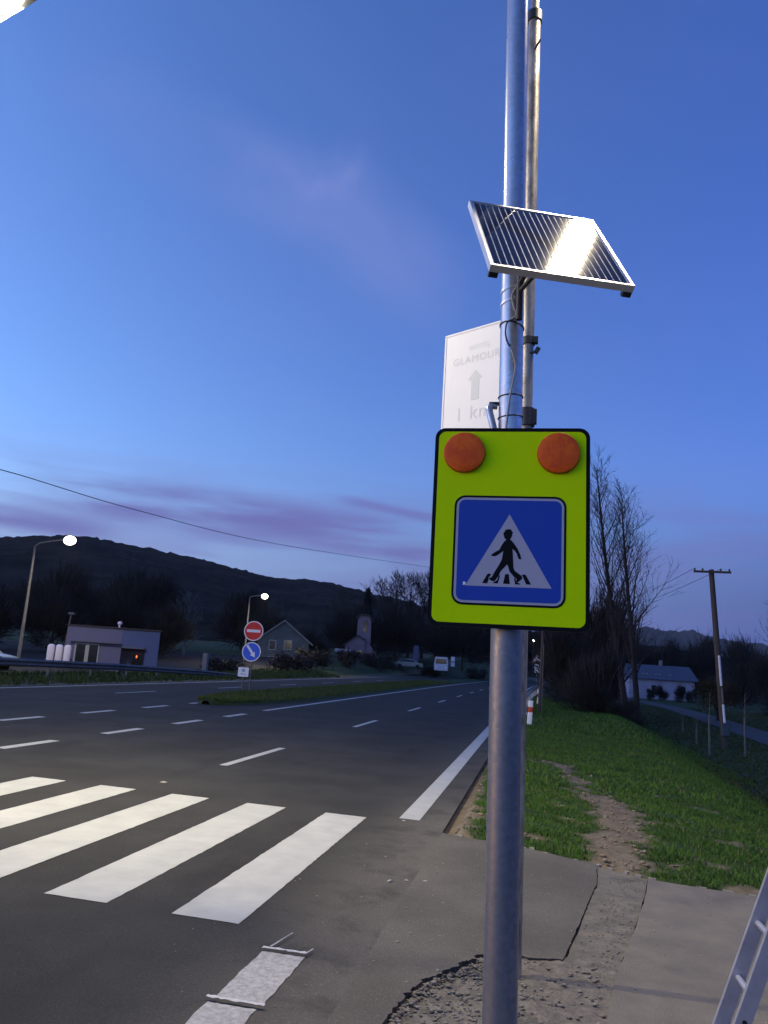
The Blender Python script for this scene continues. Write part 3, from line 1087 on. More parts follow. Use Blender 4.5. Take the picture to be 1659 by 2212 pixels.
# ------------------------------------------------------------------ grass
def grass(name, pts, h, w, mt, parent):
    """clumps of three narrow blades each"""
    n = len(pts)
    P = np.asarray(pts, dtype=float)
    V = np.zeros((n * 2, 3, 3))
    T = np.zeros((n * 2, 3))
    tone = np.clip(0.45 + 0.30 * wob(P[:, 0], P[:, 1], 2.3) + RNG.normal(0, 0.22, n), 0, 0.88)
    tone = np.where(RNG.random(n) < 0.045 + 0.06 * (wob(P[:, 0], P[:, 1], 1.3, 3) > 0.3), 0.97, tone)
    for k in range(2):
        a = RNG.uniform(0, 2 * np.pi, n)
        hh_ = h * RNG.uniform(0.5, 1.25, n)
        ww = w * RNG.uniform(0.6, 1.4, n)
        lean = RNG.normal(0, 0.45, (n, 2)) * hh_[:, None]
        dxy = np.stack([np.cos(a), np.sin(a)], -1) * ww[:, None] * 0.5
        off = RNG.normal(0, w * 0.8, (n, 2))
        b = P.copy()
        b[:, :2] += off
        V[k::2, 0] = b
        V[k::2, 0, :2] -= dxy
        V[k::2, 1] = b
        V[k::2, 1, :2] += dxy
        V[k::2, 2] = b
        V[k::2, 2, :2] += lean
        V[k::2, 2, 2] += hh_
        T[k::2] = tone[:, None]
    V = V.reshape(-1, 3)
    return raw(name, V, np.arange(len(V)).reshape(-1, 3), mt, parent, kind='stuff', attr=('tone', T.ravel()))


def scatter(n, x0, x1, y0, y1, keep):
    p = np.column_stack([RNG.uniform(x0, x1, n), RNG.uniform(y0, y1, n)])
    p = p[keep(p[:, 0], p[:, 1])]
    return np.column_stack([p, gh(p[:, 0], p[:, 1])])


def verge(x, y):
    s_ = soil(x, y)
    return (x > -1.0) & (y > pav_line(x) + 0.02) & (RNG.random(len(x)) > s_ * 1.25) & (RNG.random(len(x)) < 0.62 + 0.55 * wob(x, y, 3.1) + 0.25 * wob(x, y, 8.0, 1))


grass('verge_grass', scatter(60000, -1.0, 4.4, 7.6, 13.5, verge), 0.045, 0.011, M['grass'], ground)
grass('verge_grass', scatter(46000, -1.0, 5.2, 13.5, 26, verge), 0.060, 0.020, M['grass'], ground)
grass('verge_grass', scatter(26000, -0.6, 6.5, 26, 60, verge), 0.10, 0.05, M['grass'], ground)
grass('tufts', scatter(2600, -0.9, 4.2, 8.0, 16, lambda x, y: verge(x, y) & (wob(x, y, 5.0, 2) > 0.25)), 0.10, 0.012, M['grass'], ground)
grass('field_grass', scatter(52000, 4.0, 30, 8, 95, lambda x, y: (x > 4.2) & (np.abs(x - np.interp(y, [30, 44.5, 52, 70, 88, 104], [13.2, 12.9, 13.3, 14.1, 14.6, 13.9])) > 1.45) & (RNG.random(len(x)) < 1.3 - y / 100)), 0.10, 0.07, M['field_grass'], ground)


def island_pts(n):
    y = 25 + 60 * RNG.random(n) ** 1.5
    t = np.clip((y - 24.6) / 6, 0, 1) ** 0.6
    x = -10.9 - 0.1 * t + (0.1 + 1.5 * t) * RNG.uniform(-1, 1, n)
    return np.column_stack([x + bend(y), y, CF * x + 0.10])


M['island_grass'] = leaf_mat('island_grass', (0.030, 0.055, 0.012), (0.075, 0.095, 0.022))
grass('island_grass', island_pts(14000), 0.12, 0.035, M['island_grass'], isl)
grass('verge_grass', scatter(15000, -27, -18.95, 12, 75, lambda x, y: RNG.random(len(x)) < S((-18.7 - x) / 1.0)), 0.22, 0.07, M['island_grass'], ground)


# ------------------------------------------------------------------ hills
def hill(name, azs, els, Rr, foot, mt, nr=34, bump=(0.10, 0.05), seed=0, ncol=420, back=500):
    az = np.linspace(azs[0], azs[-1], ncol)
    el = np.interp(az, azs, els)
    V = []
    rs = np.concatenate([np.linspace(foot, Rr, nr), [Rr + back * 0.4, Rr + back]])
    for i, a in enumerate(az):
        top = math.tan(R(el[i])) * Rr
        for j, r in enumerate(rs):
            t = (r - foot) / (Rr - foot)
            if t <= 1:
                h = top * (0.25 * t + 0.75 * (t * t * (3 - 2 * t)))
            else:
                h = top * (1 - 0.5 * (r - Rr) / back)
            x, y = math.sin(R(a)) * r, math.cos(R(a)) * r
            w = mnoise.noise(Vector((x * 0.012, y * 0.012, seed))) * Rr * 0.010
            w2 = mnoise.noise(Vector((x * 0.085, y * 0.085, seed + 5))) * Rr * 0.0016 + random.gauss(0, Rr * 0.0006)
            V.append((x, y, h + (w * min(1, t * 2) if t < 0.9 else w * 0.15) * bump[0] * 10 + w2 * bump[1] * 20 * min(1, t * 3) - 2.0))
    k = len(rs)
    i_ = np.arange(len(V)).reshape(len(az), k)
    F = np.stack([i_[:-1, :-1], i_[1:, :-1], i_[1:, 1:], i_[:-1, 1:]], -1).reshape(-1, 4)
    return raw(name, V, F, mt, kind='structure')


hill('wooded_hill', [-95, -70, -50, -44, -38.7, -36, -34.7, -33, -31, -28, -25.7, -20.3, -17, -13.3, -10, -8.1, -4, 0, 6],
     [4.5, 5.5, 6.0, 6.1, 6.55, 7.15, 7.35, 7.25, 6.9, 6.62, 6.5, 5.8, 5.55, 5.2, 4.75, 4.3, 3.6, 2.9, 2.0], 900, 190, M['forest'], seed=3)
hill('wooded_ridge', [-10, -5, 0, 5, 8.3, 10, 13.3, 17, 22, 35, 50], [1.5, 2.0, 2.6, 2.9, 2.85, 2.6, 2.25, 2.2, 2.0, 1.8, 1.5], 420, 210, M['forest'], nr=12, seed=11, ncol=420, back=200)
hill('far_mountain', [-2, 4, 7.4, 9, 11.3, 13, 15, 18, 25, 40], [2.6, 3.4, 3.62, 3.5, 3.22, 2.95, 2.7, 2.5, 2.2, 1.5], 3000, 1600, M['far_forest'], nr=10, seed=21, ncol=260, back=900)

# the station yard behind the guard rail
yx, yy_ = np.arange(-75, -23.4, 2.4), np.arange(28, 92, 3.0)
A, B = np.meshgrid(yx, yy_)
i2 = np.arange(A.size).reshape(A.shape)
raw('yard', np.stack([A, B, gh(A, B) + 0.05], -1).reshape(-1, 3), np.stack([i2[:-1, :-1], i2[:-1, 1:], i2[1:, 1:], i2[1:, :-1]], -1).reshape(-1, 4), M['patch_dark'], kind='structure', smooth=True)

# path across the field
V, F = [], []
PA = [(13.2, 30), (12.9, 44.5), (13.3, 52), (14.1, 70), (14.6, 88), (13.9, 104), (11, 135)]
for i, (x, y) in enumerate(PA):
    w = 1.4
    V += [(x - w, y, float(gh(x - w, y)) + 0.05), (x + w, y, float(gh(x + w, y)) + 0.05)]
F = [(2 * i, 2 * i + 1, 2 * i + 3, 2 * i + 2) for i in range(len(PA) - 1)]
raw('path', V, F, M['path'], kind='structure')

# ================================================================== the two poles
# crossing lamp post: stepped steel pole, arm over the road, luminaire
post = thing('crossing_lamp_post', (-0.126, 3.6, 0.0), 'thick galvanised steel lamp post carrying the yellow crossing sign and the solar panel', 'lamp post')
lean = lambda z: (-0.128 - 0.0125 * z, 3.6, z)
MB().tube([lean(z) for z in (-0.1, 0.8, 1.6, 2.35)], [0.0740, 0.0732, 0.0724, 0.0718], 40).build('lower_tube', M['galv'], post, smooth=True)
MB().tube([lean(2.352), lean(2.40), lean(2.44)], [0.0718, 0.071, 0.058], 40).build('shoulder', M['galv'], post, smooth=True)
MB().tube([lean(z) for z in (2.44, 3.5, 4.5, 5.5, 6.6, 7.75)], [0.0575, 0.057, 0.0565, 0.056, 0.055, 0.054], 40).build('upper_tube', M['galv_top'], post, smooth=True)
MB().box((-0.126, 3.6, 0.01), (0.34, 0.34, 0.02)).build('base_plate', M['galv'], post)
LA = Vector((-5.14, 5.30, 7.80))
tp = Vector(lean(7.75))
MB().tube([tp, tp + Vector((-0.25, 0.09, 0.32)), tp + Vector((-0.9, 0.31, 0.46)), tp + Vector((-2.6, 0.88, 0.44)), LA + Vector((0.35, -0.12, 0.12))],
          [0.054, 0.05, 0.045, 0.04, 0.034], 16).build('arm', M['galv_top'], post, smooth=True)
dirA = Vector((-0.946, 0.324, 0)).normalized()
rotA = Matrix.Rotation(math.atan2(dirA.y, dirA.x), 3, 'Z')
lum = MB()
lum.box(LA + Vector((0, 0, 0.085)), (0.74, 0.30, 0.09), rotA, 0.08)
lumA = lum.build('luminaire', M['pole_far'], post)
MB().ell(LA + Vector((0, 0, 0.040)), (0.26, 0.12, 0.055), rot=rotA, vmin=0.5, vmax=1.0).build('lens', M['lens'], lumA, smooth=True)
disc_light('crossing_lamp_light', LA + Vector((0, 0, -0.04)), 150, 0.30, (1.0, 0.88, 0.60), post, (-0.10, 0.9, -1))
# added to brighten the road: a second, narrower lobe ahead over the carriageway
fill_lobe = disc_light('crossing_lamp_light', LA + Vector((-0.02, 0.05, -0.05)), 62, 0.30, (1.0, 0.88, 0.52), post, (-0.30, 0.86, -1))
fill_lobe.data.spread = R(105)

# slimmer weathered tube standing behind it, with its own luminaire higher up
pb = (-0.095, 5.34, 0.0)
mast = thing('weathered_lamp_mast', pb, 'slim weathered lamp mast standing just behind the thick galvanised post', 'lamp post')
ln2 = lambda z: (-0.110 - 0.0058 * z, 5.34, z)
MB().tube([ln2(z) for z in (-0.1, 1.5, 3.0, 3.70)], [0.039, 0.039, 0.040, 0.0415], 28).build('lower_tube', M['rust'], mast, smooth=True)
MB().tube([ln2(z) for z in (3.70, 4.0, 4.27)], [0.0405] * 3, 28).build('middle_tube', M['rust'], mast, smooth=True)
MB().tube([ln2(z) for z in (4.27, 5.2, 6.2, 7.02)], [0.0435, 0.0445, 0.047, 0.048], 28).build('upper_tube', M['rust'], mast, smooth=True)
MB().tube([ln2(z) for z in (7.02, 7.8, 8.6)], [0.034] * 3, 20).build('top_tube', M['rust'], mast, smooth=True)
for z, h_, r_ in ((3.66, 0.13, 0.058), (4.245, 0.055, 0.050)):
    mb = MB().tube([ln2(z - h_ / 2), ln2(z + h_ / 2)], r_, 24)
    x, y, _ = ln2(z)
    mb.box((x + 0.055, y - 0.02, z), (0.035, 0.05, h_ * 0.8))
    mb.build('clamp', M['dark'], mast, smooth=False)
MB().tube([ln2(6.99), ln2(7.075)], [0.058, 0.060], 28).build('collar', M['black'], mast, smooth=True)
mb = MB().tube([(-0.12, 5.31, 4.14), (-0.068, 5.30, 4.155)], 0.010, 6)
mb.box((-0.068, 5.30, 4.158), (0.03, 0.02, 0.05), Matrix.Rotation(0.5, 3, 'Y'))
mb.build('bolt', M['dark'], mast)
MB().tube([(-0.14, 5.295, 6.70), (-0.10, 5.27, 6.76)], 0.009, 6).build('step_hook', M['dark'], mast)
LB = Vector((1.28, 5.42, 8.85))
t2 = Vector(ln2(8.6))
MB().tube([t2, t2 + Vector((0.08, 0, 0.22)), t2 + Vector((0.35, 0.02, 0.36)), LB + Vector((-0.14, 0, 0.10))], [0.034, 0.032, 0.03, 0.028], 14).build('arm', M['rust'], mast, smooth=True)
lumB = MB().box(LB + Vector((0, 0, 0.085)), (0.30, 0.96, 0.09), None, 0.08).build('luminaire', M['pole_far'], mast)
MB().ell(LB + Vector((0, 0, 0.040)), (0.11, 0.42, 0.05), vmin=0.5, vmax=1.0).build('lens', M['lens'], lumB, smooth=True)
bl_ = disc_light('mast_lamp_light', LB + Vector((0, 0, -0.03)), 58, 0.28, (1.0, 0.84, 0.58), mast)
bl_.data.shape = 'RECTANGLE'
bl_.data.size_y = 0.80
bl_.rotation_euler = (0, 0, 0)

# ================================================================== crossing sign with flashing lights
SO = Vector((-0.150, 3.484, 2.52))
sign = thing('crossing_sign', SO, 'fluorescent yellow board with blue pedestrian crossing sign and two amber warning lights', 'road sign')
SF = frame_of(SO, 0.028, -1.0, 0.007, R(0.33))
W_, H_ = 0.716, 0.936
MB().prism(round_rect(W_, H_, 0.048), SF, -0.030, 0.0).build('backing', M['sign_black'], sign, tri=True)
MB().prism(round_rect(W_ - 0.004, H_ - 0.004, 0.047), SF, -0.034, -0.030).build('rim', M['alu'], sign, tri=True)
MB().prism(round_rect(W_ - 0.036, H_ - 0.036, 0.034), SF, 0.0, 0.0012).build('yellow_face', M['yellow'], sign, tri=True)
for sx in (-1, 1):
    cx_, cy_ = sx * 0.2165, H_ / 2 - 0.124
    body = MB()
    rim = [(0.0012, 0.0985), (0.010, 0.0975), (0.022, 0.0960), (0.024, 0.0945)]
    n = 48
    vs, fs = [], []
    for d, r_ in rim:
        for x, y in circle(r_, n, cx_, cy_):
            vs.append(SF[0] + SF[1] * x + SF[2] * y + SF[3] * d)
    for j in range(len(rim) - 1):
        for i in range(n):
            i2_ = (i + 1) % n
            fs.append((j * n + i, j * n + i2_, (j + 1) * n + i2_, (j + 1) * n + i))
    body.add(vs, fs)
    wl = body.build('warning_light', M['amber_rim'], sign, smooth=True)
    dome = MB()
    vs, fs = [], []
    rr = [(0.0945, 0.024), (0.088, 0.0265), (0.06, 0.0295), (0.03, 0.031), (0.004, 0.0315)]
    for r_, d in rr:
        for x, y in circle(r_, n, cx_, cy_):
            vs.append(SF[0] + SF[1] * x + SF[2] * y + SF[3] * d)
    for j in range(len(rr) - 1):
        for i in range(n):
            i2_ = (i + 1) % n
            fs.append((j * n + i, j * n + i2_, (j + 1) * n + i2_, (j + 1) * n + i))
    fs.append(tuple((len(rr) - 1) * n + i for i in range(n)))
    dome.add(vs, fs)
    dome.build('lens', M['amber'], wl, smooth=True)
BC = -0.1145
MB().prism(round_rect(0.508, 0.508, 0.050, cy=BC), SF, 0.0012, 0.0024).build('black_border', M['sign_black'], sign, tri=True)
MB().prism(round_rect(0.488, 0.488, 0.041, cy=BC), SF, 0.0024, 0.0032).build('white_border', M['white_sheet'], sign, tri=True)
bl = MB().prism(round_rect(0.466, 0.466, 0.030, cy=BC), SF, 0.0032, 0.0040).build('blue_panel', M['blue'], sign, tri=True)
MB().prism([(0.0, BC + 0.167), (-0.192, BC - 0.167), (0.192, BC - 0.167)], SF, 0.0040, 0.0048).build('white_triangle', M['white_sheet'], bl)


def fig(pts):
    return [((x - 763) * 0.000302, BC + (872 - (y - (x - 763) * 0.045)) * 0.000305) for x, y in pts]


walker = [(705, 562), (745, 552), (790, 556), (806, 590), (822, 603), (810, 622), (808, 650), (792, 688), (778, 706), (800, 728), (832, 762), (862, 805), (892, 850), (930, 930),
          (952, 1000), (936, 1015), (910, 1000), (880, 920), (850, 880), (818, 850), (825, 950), (832, 1040), (838, 1130), (858, 1180), (905, 1217), (962, 1258), (972, 1300), (902, 1357),
          (884, 1345), (890, 1305), (850, 1272), (782, 1192), (757, 1110), (738, 1085), (718, 1112), (652, 1182), (622, 1250), (572, 1322), (545, 1335), (492, 1312), (476, 1284),
          (520, 1272), (560, 1192), (622, 1090), (662, 1010), (672, 940), (682, 882), (600, 940), (570, 956), (512, 956), (501, 936), (550, 900), (622, 860), (652, 800), (688, 742),
          (722, 712), (692, 680), (684, 645), (673, 612), (694, 592)]
MB().prism(fig(walker), SF, 0.0048, 0.0054).build('walking_figure', M['sign_black'], bl, tri=True)
for bar in ([(455, 1222), (480, 1216), (510, 1225), (494, 1255), (470, 1280), (476, 1300), (455, 1365), (378, 1355)],
            [(640, 1236), (640, 1262), (612, 1367), (536, 1360), (560, 1340), (600, 1318), (622, 1255)],
            [(718, 1228), (772, 1228), (790, 1376), (690, 1370)],
            [(846, 1282), (876, 1305), (884, 1350), (945, 1374), (935, 1385), (868, 1382)],
            [(965, 1242), (985, 1236), (1020, 1242), (1102, 1388), (1030, 1384), (980, 1275)]):
    MB().prism(fig(bar), SF, 0.0048, 0.0054).build('crossing_bar', M['sign_black'], bl, tri=True)
MB().prism([(-0.203, BC - 0.150), (-0.191, BC - 0.150), (-0.190, BC - 0.163), (-0.203, BC - 0.165)], SF, 0.0048, 0.0056).build('glint_chip', M['glamour'], bl)  # white chip stands in for a glint on the damaged sheet
for z in (2.20, 2.84):
    MB().box((-0.15, 3.536, z), (0.50, 0.036, 0.04)).build('rear_bracket', M['alu'], sign)
mb = MB().tube([(-0.222, 3.56, 2.93), (-0.245, 3.575, 3.02), (-0.266, 3.59, 3.10), (-0.270, 3.595, 3.125), (-0.262, 3.60, 3.138), (-0.235, 3.61, 3.140)], [0.017] * 6, 14)
mb.build('sensor_tube', M['galv_top'], sign, smooth=True)
MB().box((-0.245, 3.603, 3.150), (0.05, 0.03, 0.010)).build('sensor_cap', M['black'], sign)

# ================================================================== solar panel
k_ = 0.862
PO = Vector((-0.013 * k_, 3.811 * k_, 1.87 + (4.146 - 1.87) * k_))
panel = thing('solar_panel', PO, 'tilted dark solar panel with bright lamp glint mounted high on the post', 'solar panel')
PF = frame_of(PO, 0.279, -0.74, 0.612, R(-0.82))
pw, ph, th = 0.748 * k_, 0.880 * k_, 0.032
fw = 0.014
for nm, x0, x1, y0, y1 in (('frame_side', -pw / 2, -pw / 2 + fw, -ph / 2 + fw, ph / 2 - fw), ('frame_side', pw / 2 - fw, pw / 2, -ph / 2 + fw, ph / 2 - fw),
                           ('frame_end', -pw / 2, pw / 2, ph / 2 - fw, ph / 2), ('frame_end', -pw / 2, pw / 2, -ph / 2, -ph / 2 + fw)):
    MB().prism([(x0, y0), (x1, y0), (x1, y1), (x0, y1)], PF, -th, 0.0).build(nm, M['alu'], panel)
MB().prism([(-pw / 2 + fw, -ph / 2 + fw), (pw / 2 - fw, -ph / 2 + fw), (pw / 2 - fw, ph / 2 - fw), (-pw / 2 + fw, ph / 2 - fw)], PF, -0.012, -0.007).build('backing_sheet', M['backing'], panel)
nC = 19
cwid = (pw - 2 * fw - 0.012) / nC
for i in range(nC):
    x0 = -pw / 2 + fw + 0.006 + i * cwid
    MB().prism([(x0 + 0.0030, -ph / 2 + fw + 0.008), (x0 + cwid - 0.0030, -ph / 2 + fw + 0.008), (x0 + cwid - 0.0030, ph / 2 - fw - 0.008), (x0 + 0.0030, ph / 2 - fw - 0.008)],
               PF, -0.007, -0.0045).build('solar_cell', M['cell'], panel)
for sx in (-1, 1):
    MB().prism([(sx * (pw / 2 - 0.022) - 0.02, -ph / 2 - 0.001), (sx * (pw / 2 - 0.022) + 0.02, -ph / 2 - 0.001), (sx * (pw / 2 - 0.022) + 0.02, -ph / 2 + 0.022), (sx * (pw / 2 - 0.022) - 0.02, -ph / 2 + 0.022)],
               PF, -th - 0.024, -th).build('corner_foot', M['black'], panel)
mb = MB().tube([(-0.135, 3.515, 3.55), (-0.135, 3.512, 3.78)], 0.016, 10)
mb.tube([(-0.135, 3.515, 3.74), (-0.06, 3.34, 3.80)], 0.015, 8)
mb.tube([(-0.135, 3.515, 3.70), (-0.02, 3.30, 3.72)], 0.012, 8)
mb.build('bracket', M['dark'], panel, smooth=True)
for z in (3.741, 3.673):
    mb = MB()
    x, y, _ = lean(z)
    vs, fs = [], []
    for i in range(13):
        a = R(180 + 8 + i * 9)
        zz = z - 0.012 + 0.020 * i / 12
        for dz_ in (-0.007, 0.007):
            vs.append((x + 0.0605 * math.cos(a), y + 0.0605 * math.sin(a), zz + dz_))
    for i in range(12):
        fs.append((2 * i, 2 * i + 2, 2 * i + 3, 2 * i + 1))
    mb.add(vs, fs)
    mb.build('strap', M['alu'], panel)

# cable from the panel down the post
cab = [(-0.120, 3.50, 3.80), (-0.150, 3.528, 3.74), (-0.170, 3.535, 3.70), (-0.173, 3.535, 3.674), (-0.160, 3.533, 3.62), (-0.150, 3.532, 3.59), (-0.157, 3.534, 3.573), (-0.185, 3.543, 3.562)]
cab2 = [(-0.190, 3.546, 3.556), (-0.198, 3.551, 3.537), (-0.199, 3.552, 3.493), (-0.190, 3.545, 3.45), (-0.178, 3.538, 3.425)]
cab3 = [(-0.168, 3.535, 3.407), (-0.147, 3.532, 3.321), (-0.151, 3.532, 3.27), (-0.156, 3.533, 3.239), (-0.169, 3.536, 3.157), (-0.182, 3.541, 3.024), (-0.186, 3.543, 2.93)]


def smooth_path(p, n=5):
    p = [Vector(a) for a in p]
    q = [p[0]] + p + [p[-1]]
    out = []
    for i in range(1, len(q) - 2):
        for t in range(n):
            s_ = t / n
            a, b, c, d = q[i - 1], q[i], q[i + 1], q[i + 2]
            out.append(0.5 * ((2 * b) + (c - a) * s_ + (2 * a - 5 * b + 4 * c - d) * s_ ** 2 + (3 * b - a - 3 * c + d) * s_ ** 3))
    out.append(p[-1])
    return out


cable = thing('power_cable', cab[0], 'thin grey power cable winding down the post from the solar panel', 'cable')
MB().tube(smooth_path(cab), 0.0042, 8).build('upper_run', M['cable'], cable, smooth=True)
MB().tube(smooth_path(cab2), 0.0046, 8).build('black_sleeve', M['black'], cable, smooth=True)
MB().tube(smooth_path(cab3), 0.0042, 8).build('lower_run', M['cable'], cable, smooth=True)
for z, tilt in ((3.548, 0.012), (3.180, -0.003), (3.075, -0.006)):
    x, y, _ = lean(z)
    ring = []
    for i in range(25):
        a = 2 * math.pi * i / 24
        ring.append((x + 0.060 * math.cos(a), y + 0.060 * math.sin(a), z + tilt * math.cos(a + 2.5)))
    MB().tube(ring, 0.0028, 6, False).build('cable_tie', M['black'], cable, smooth=True)

# ================================================================== white arrow sign on the mast
d60 = Vector((-math.sin(R(60)), math.cos(R(60)), 0))
p0 = Vector((-0.13, 5.27, 0))
gm_c = p0 + d60 * 0.457 + Vector((0, 0, 4.02))
arrow = thing('direction_board', gm_c, 'tall white direction board with faded lettering and upward arrow, fixed to the rear mast', 'sign')
GF = (gm_c, -d60, Vector((0, 0, 1)), Vector((-d60.y, d60.x, 0)) if Vector((-d60.y, d60.x, 0)).y < 0 else Vector((d60.y, -d60.x, 0)))
gw, gh_ = 0.60, 0.84
MB().prism([(-gw / 2, -gh_ / 2), (gw / 2, -gh_ / 2), (gw / 2, gh_ / 2), (-gw / 2, gh_ / 2)], GF, -0.012, 0.0).build('panel', M['glamour'], arrow)
for x0, x1, y0, y1 in ((-gw / 2 - 0.004, -gw / 2 + 0.010, -gh_ / 2, gh_ / 2), (-gw / 2 - 0.004, gw / 2, gh_ / 2 - 0.010, gh_ / 2 + 0.004)):
    MB().prism([(x0, y0), (x1, y0), (x1, y1), (x0, y1)], GF, -0.014, 0.003).build('edge_trim', M['glamour'], arrow)
ar = [(0, 0.080), (0.065, 0.005), (0.036, 0.005), (0.036, -0.160), (-0.036, -0.160), (-0.036, 0.005), (-0.068, 0.005)]
MB().prism(ar, GF, 0.0, 0.0012).build('arrow', M['faint'], arrow, tri=True)


def text(s_, fr, cx, cy, size, mt, name, parent, spacing=1.0, d=0.0012):
    cu = bpy.data.curves.new(name, 'FONT')
    cu.body = s_
    cu.size = size
    cu.align_x = 'CENTER'
    cu.align_y = 'CENTER'
    cu.space_character = spacing
    cu.resolution_u = 3
    ob = bpy.data.objects.new(name, cu)
    COL.objects.link(ob)
    dg = bpy.context.evaluated_depsgraph_get()
    me = bpy.data.meshes.new_from_object(ob.evaluated_get(dg))
    bpy.data.objects.remove(ob)
    o, ax, ay, an = fr
    org = WORLD[parent.name]
    for v in me.vertices:
        v.co = o + ax * (cx + v.co.x) + ay * (cy + v.co.y) + an * d - org
    me.materials.clear()
    me.materials.append(mt)
    t = bpy.data.objects.new(name, me)
    COL.objects.link(t)
    t.parent = parent
    return t


text('GLAMOUR', GF, 0.0, 0.172, 0.084, M['faint'], 'lettering', arrow, 1.12)
text('HOTEL', GF, 0.03, 0.265, 0.058, M['faint2'], 'lettering', arrow, 1.1)
text('1', GF, -0.140, -0.262, 0.150, M['faint'], 'lettering', arrow)
text('km', GF, 0.055, -0.262, 0.150, M['faint'], 'lettering', arrow, 1.1)
for z in (3.70, 4.26):
    mb = MB().tube([(-0.12, 5.36, z), gm_c + d60 * -0.26 + Vector((0, 0, z - gm_c.z)) - GF[3] * 0.02], 0.012, 8)
    mb.build('mounting_bracket', M['dark'], arrow)

# ================================================================== ladder leaning in from the right
lad = thing('aluminium_ladder', (0.80, 4.3, 0.0), 'grey aluminium ladder leaning at the lower right edge of the footway', 'ladder')
la_d = Vector((0.254, 0, 0.684)).normalized()
la_n = Vector((la_d.z, 0, -la_d.x))
b1 = Vector((0.905, 4.40, 0.247)) - la_d * 0.262
for yy, off, hs in ((4.40, Vector((0, 0, 0)), [0.50, 1.08]), (4.17, Vector((0.008, 0, 0)), [0.375, 0.95])):
    a = Vector((b1.x + off.x, yy, b1.z))
    b = a + la_d * 2.6
    s_ = MB()
    o = (a + b) / 2
    rotm = Matrix((la_n, Vector((0, 1, 0)), la_d)).transposed()
    s_.box(o, (0.066, 0.010, 2.6), rotm)
    s_.box(o - la_n * 0.0305 + Vector((0, 0.014, 0)), (0.005, 0.0175, 2.6), rotm)
    s_.box(o + la_n * 0.0305 + Vector((0, 0.014, 0)), (0.005, 0.0175, 2.6), rotm)
    st = s_.build('stile', M['alu_lad'], lad)
    for h_ in hs:
        c_ = a + la_d * h_ + la_n * 0.004
        MB().tube([c_ + Vector((0, -0.0062, 0)), c_ + Vector((0, -0.0052, 0))], 0.0115, 14).build('bolt_hole', M['black'], st)
for i in range(9):
    q = b1 + la_d * (0.22 + 0.275 * i)
    MB().tube([(q.x + 0.004, 4.18, q.z), (q.x, 4.394, q.z)], 0.015, 12).build('rung', M['alu'], lad, smooth=True)
for yy in (4.40, 4.17):
    MB().box((b1.x, yy, b1.z + 0.005), (0.075, 0.03, 0.04)).build('rubber_foot', M['black'], lad)

# ================================================================== signs on the island
isn = thing('island_sign_post', (-12.45, 32.4, 0.16), 'no entry sign above a blue keep right arrow sign on the grass island', 'road sign')
SFr = lambda o: frame_of(o, 0.12, -1.0)
for nm, c_, rr_ in (('no_entry_disc', (-12.435, 32.4, 2.895), 0.435), ('keep_right_disc', (-12.452, 32.4, 1.985), 0.420)):
    fr = SFr(c_)
    p_ = MB().prism(circle(rr_), fr, -0.02, 0.0).build(nm, M['far_white'], isn, tri=True)
    if 'entry' in nm:
        MB().prism(circle(rr_ * 0.90), fr, 0.0, 0.004).build('red_face', M['red_sheet'], p_, tri=True)
        MB().prism([(-0.30, -0.06), (0.30, -0.06), (0.30, 0.06), (-0.30, 0.06)], (fr[0], fr[1], fr[2], fr[3]), 0.004, 0.008).build('white_bar', M['far_white'], p_)
    else:
        MB().prism(circle(rr_ * 0.90), fr, 0.0, 0.004).build('blue_face', mat('blue_sign_film', (0.02, 0.10, 0.62), 0.45), p_, tri=True)
        a45 = R(-53)
        ar2 = [(-0.34, 0.05), (0.08, 0.05), (0.08, 0.13), (0.29, 0.0), (0.08, -0.13), (0.08, -0.05), (-0.34, -0.05)]
        ar2 = [(x * math.cos(a45) - y * math.sin(a45), x * math.sin(a45) + y * math.cos(a45)) for x, y in ar2]
        MB().prism(ar2, fr, 0.004, 0.008).build('white_arrow', M['far_white'], p_, tri=True)
MB().tube([(-12.40, 32.46, 0.1), (-12.43, 32.46, 3.2)], 0.035, 10).build('post', M['pole_far'], isn, smooth=True)
pl = thing('small_white_plate', (-12.66, 32.2, 0.16), 'small white plate with blue print on a short post below the arrow sign', 'sign')
fr = SFr((-12.66, 32.2, 1.10))
pp = MB().prism(round_rect(0.47, 0.40, 0.03), fr, -0.015, 0.0).build('plate', M['far_white'], pl, tri=True)
M['pale_blue'] = mat('pale_blue_print', (0.25, 0.38, 0.55), 0.6)
MB().prism(circle(0.085, 20, 0.0, 0.07), fr, 0.0, 0.003).build('round_emblem', M['pale_blue'], pp, tri=True)
for x0, y0, w in ((-0.06, -0.09, 0.10), (0.08, -0.10, 0.08)):
    MB().prism([(x0 - w / 2, y0 - 0.03), (x0 + w / 2, y0 - 0.03), (x0 + w / 2, y0 + 0.03), (x0 - w / 2, y0 + 0.03)], fr, 0.0, 0.003).build('print_block', M['pale_blue'], pp)
MB().tube([(-12.66, 32.24, 0.1), (-12.66, 32.24, 1.25)], 0.03, 10).build('post', M['pole_far'], pl, smooth=True)


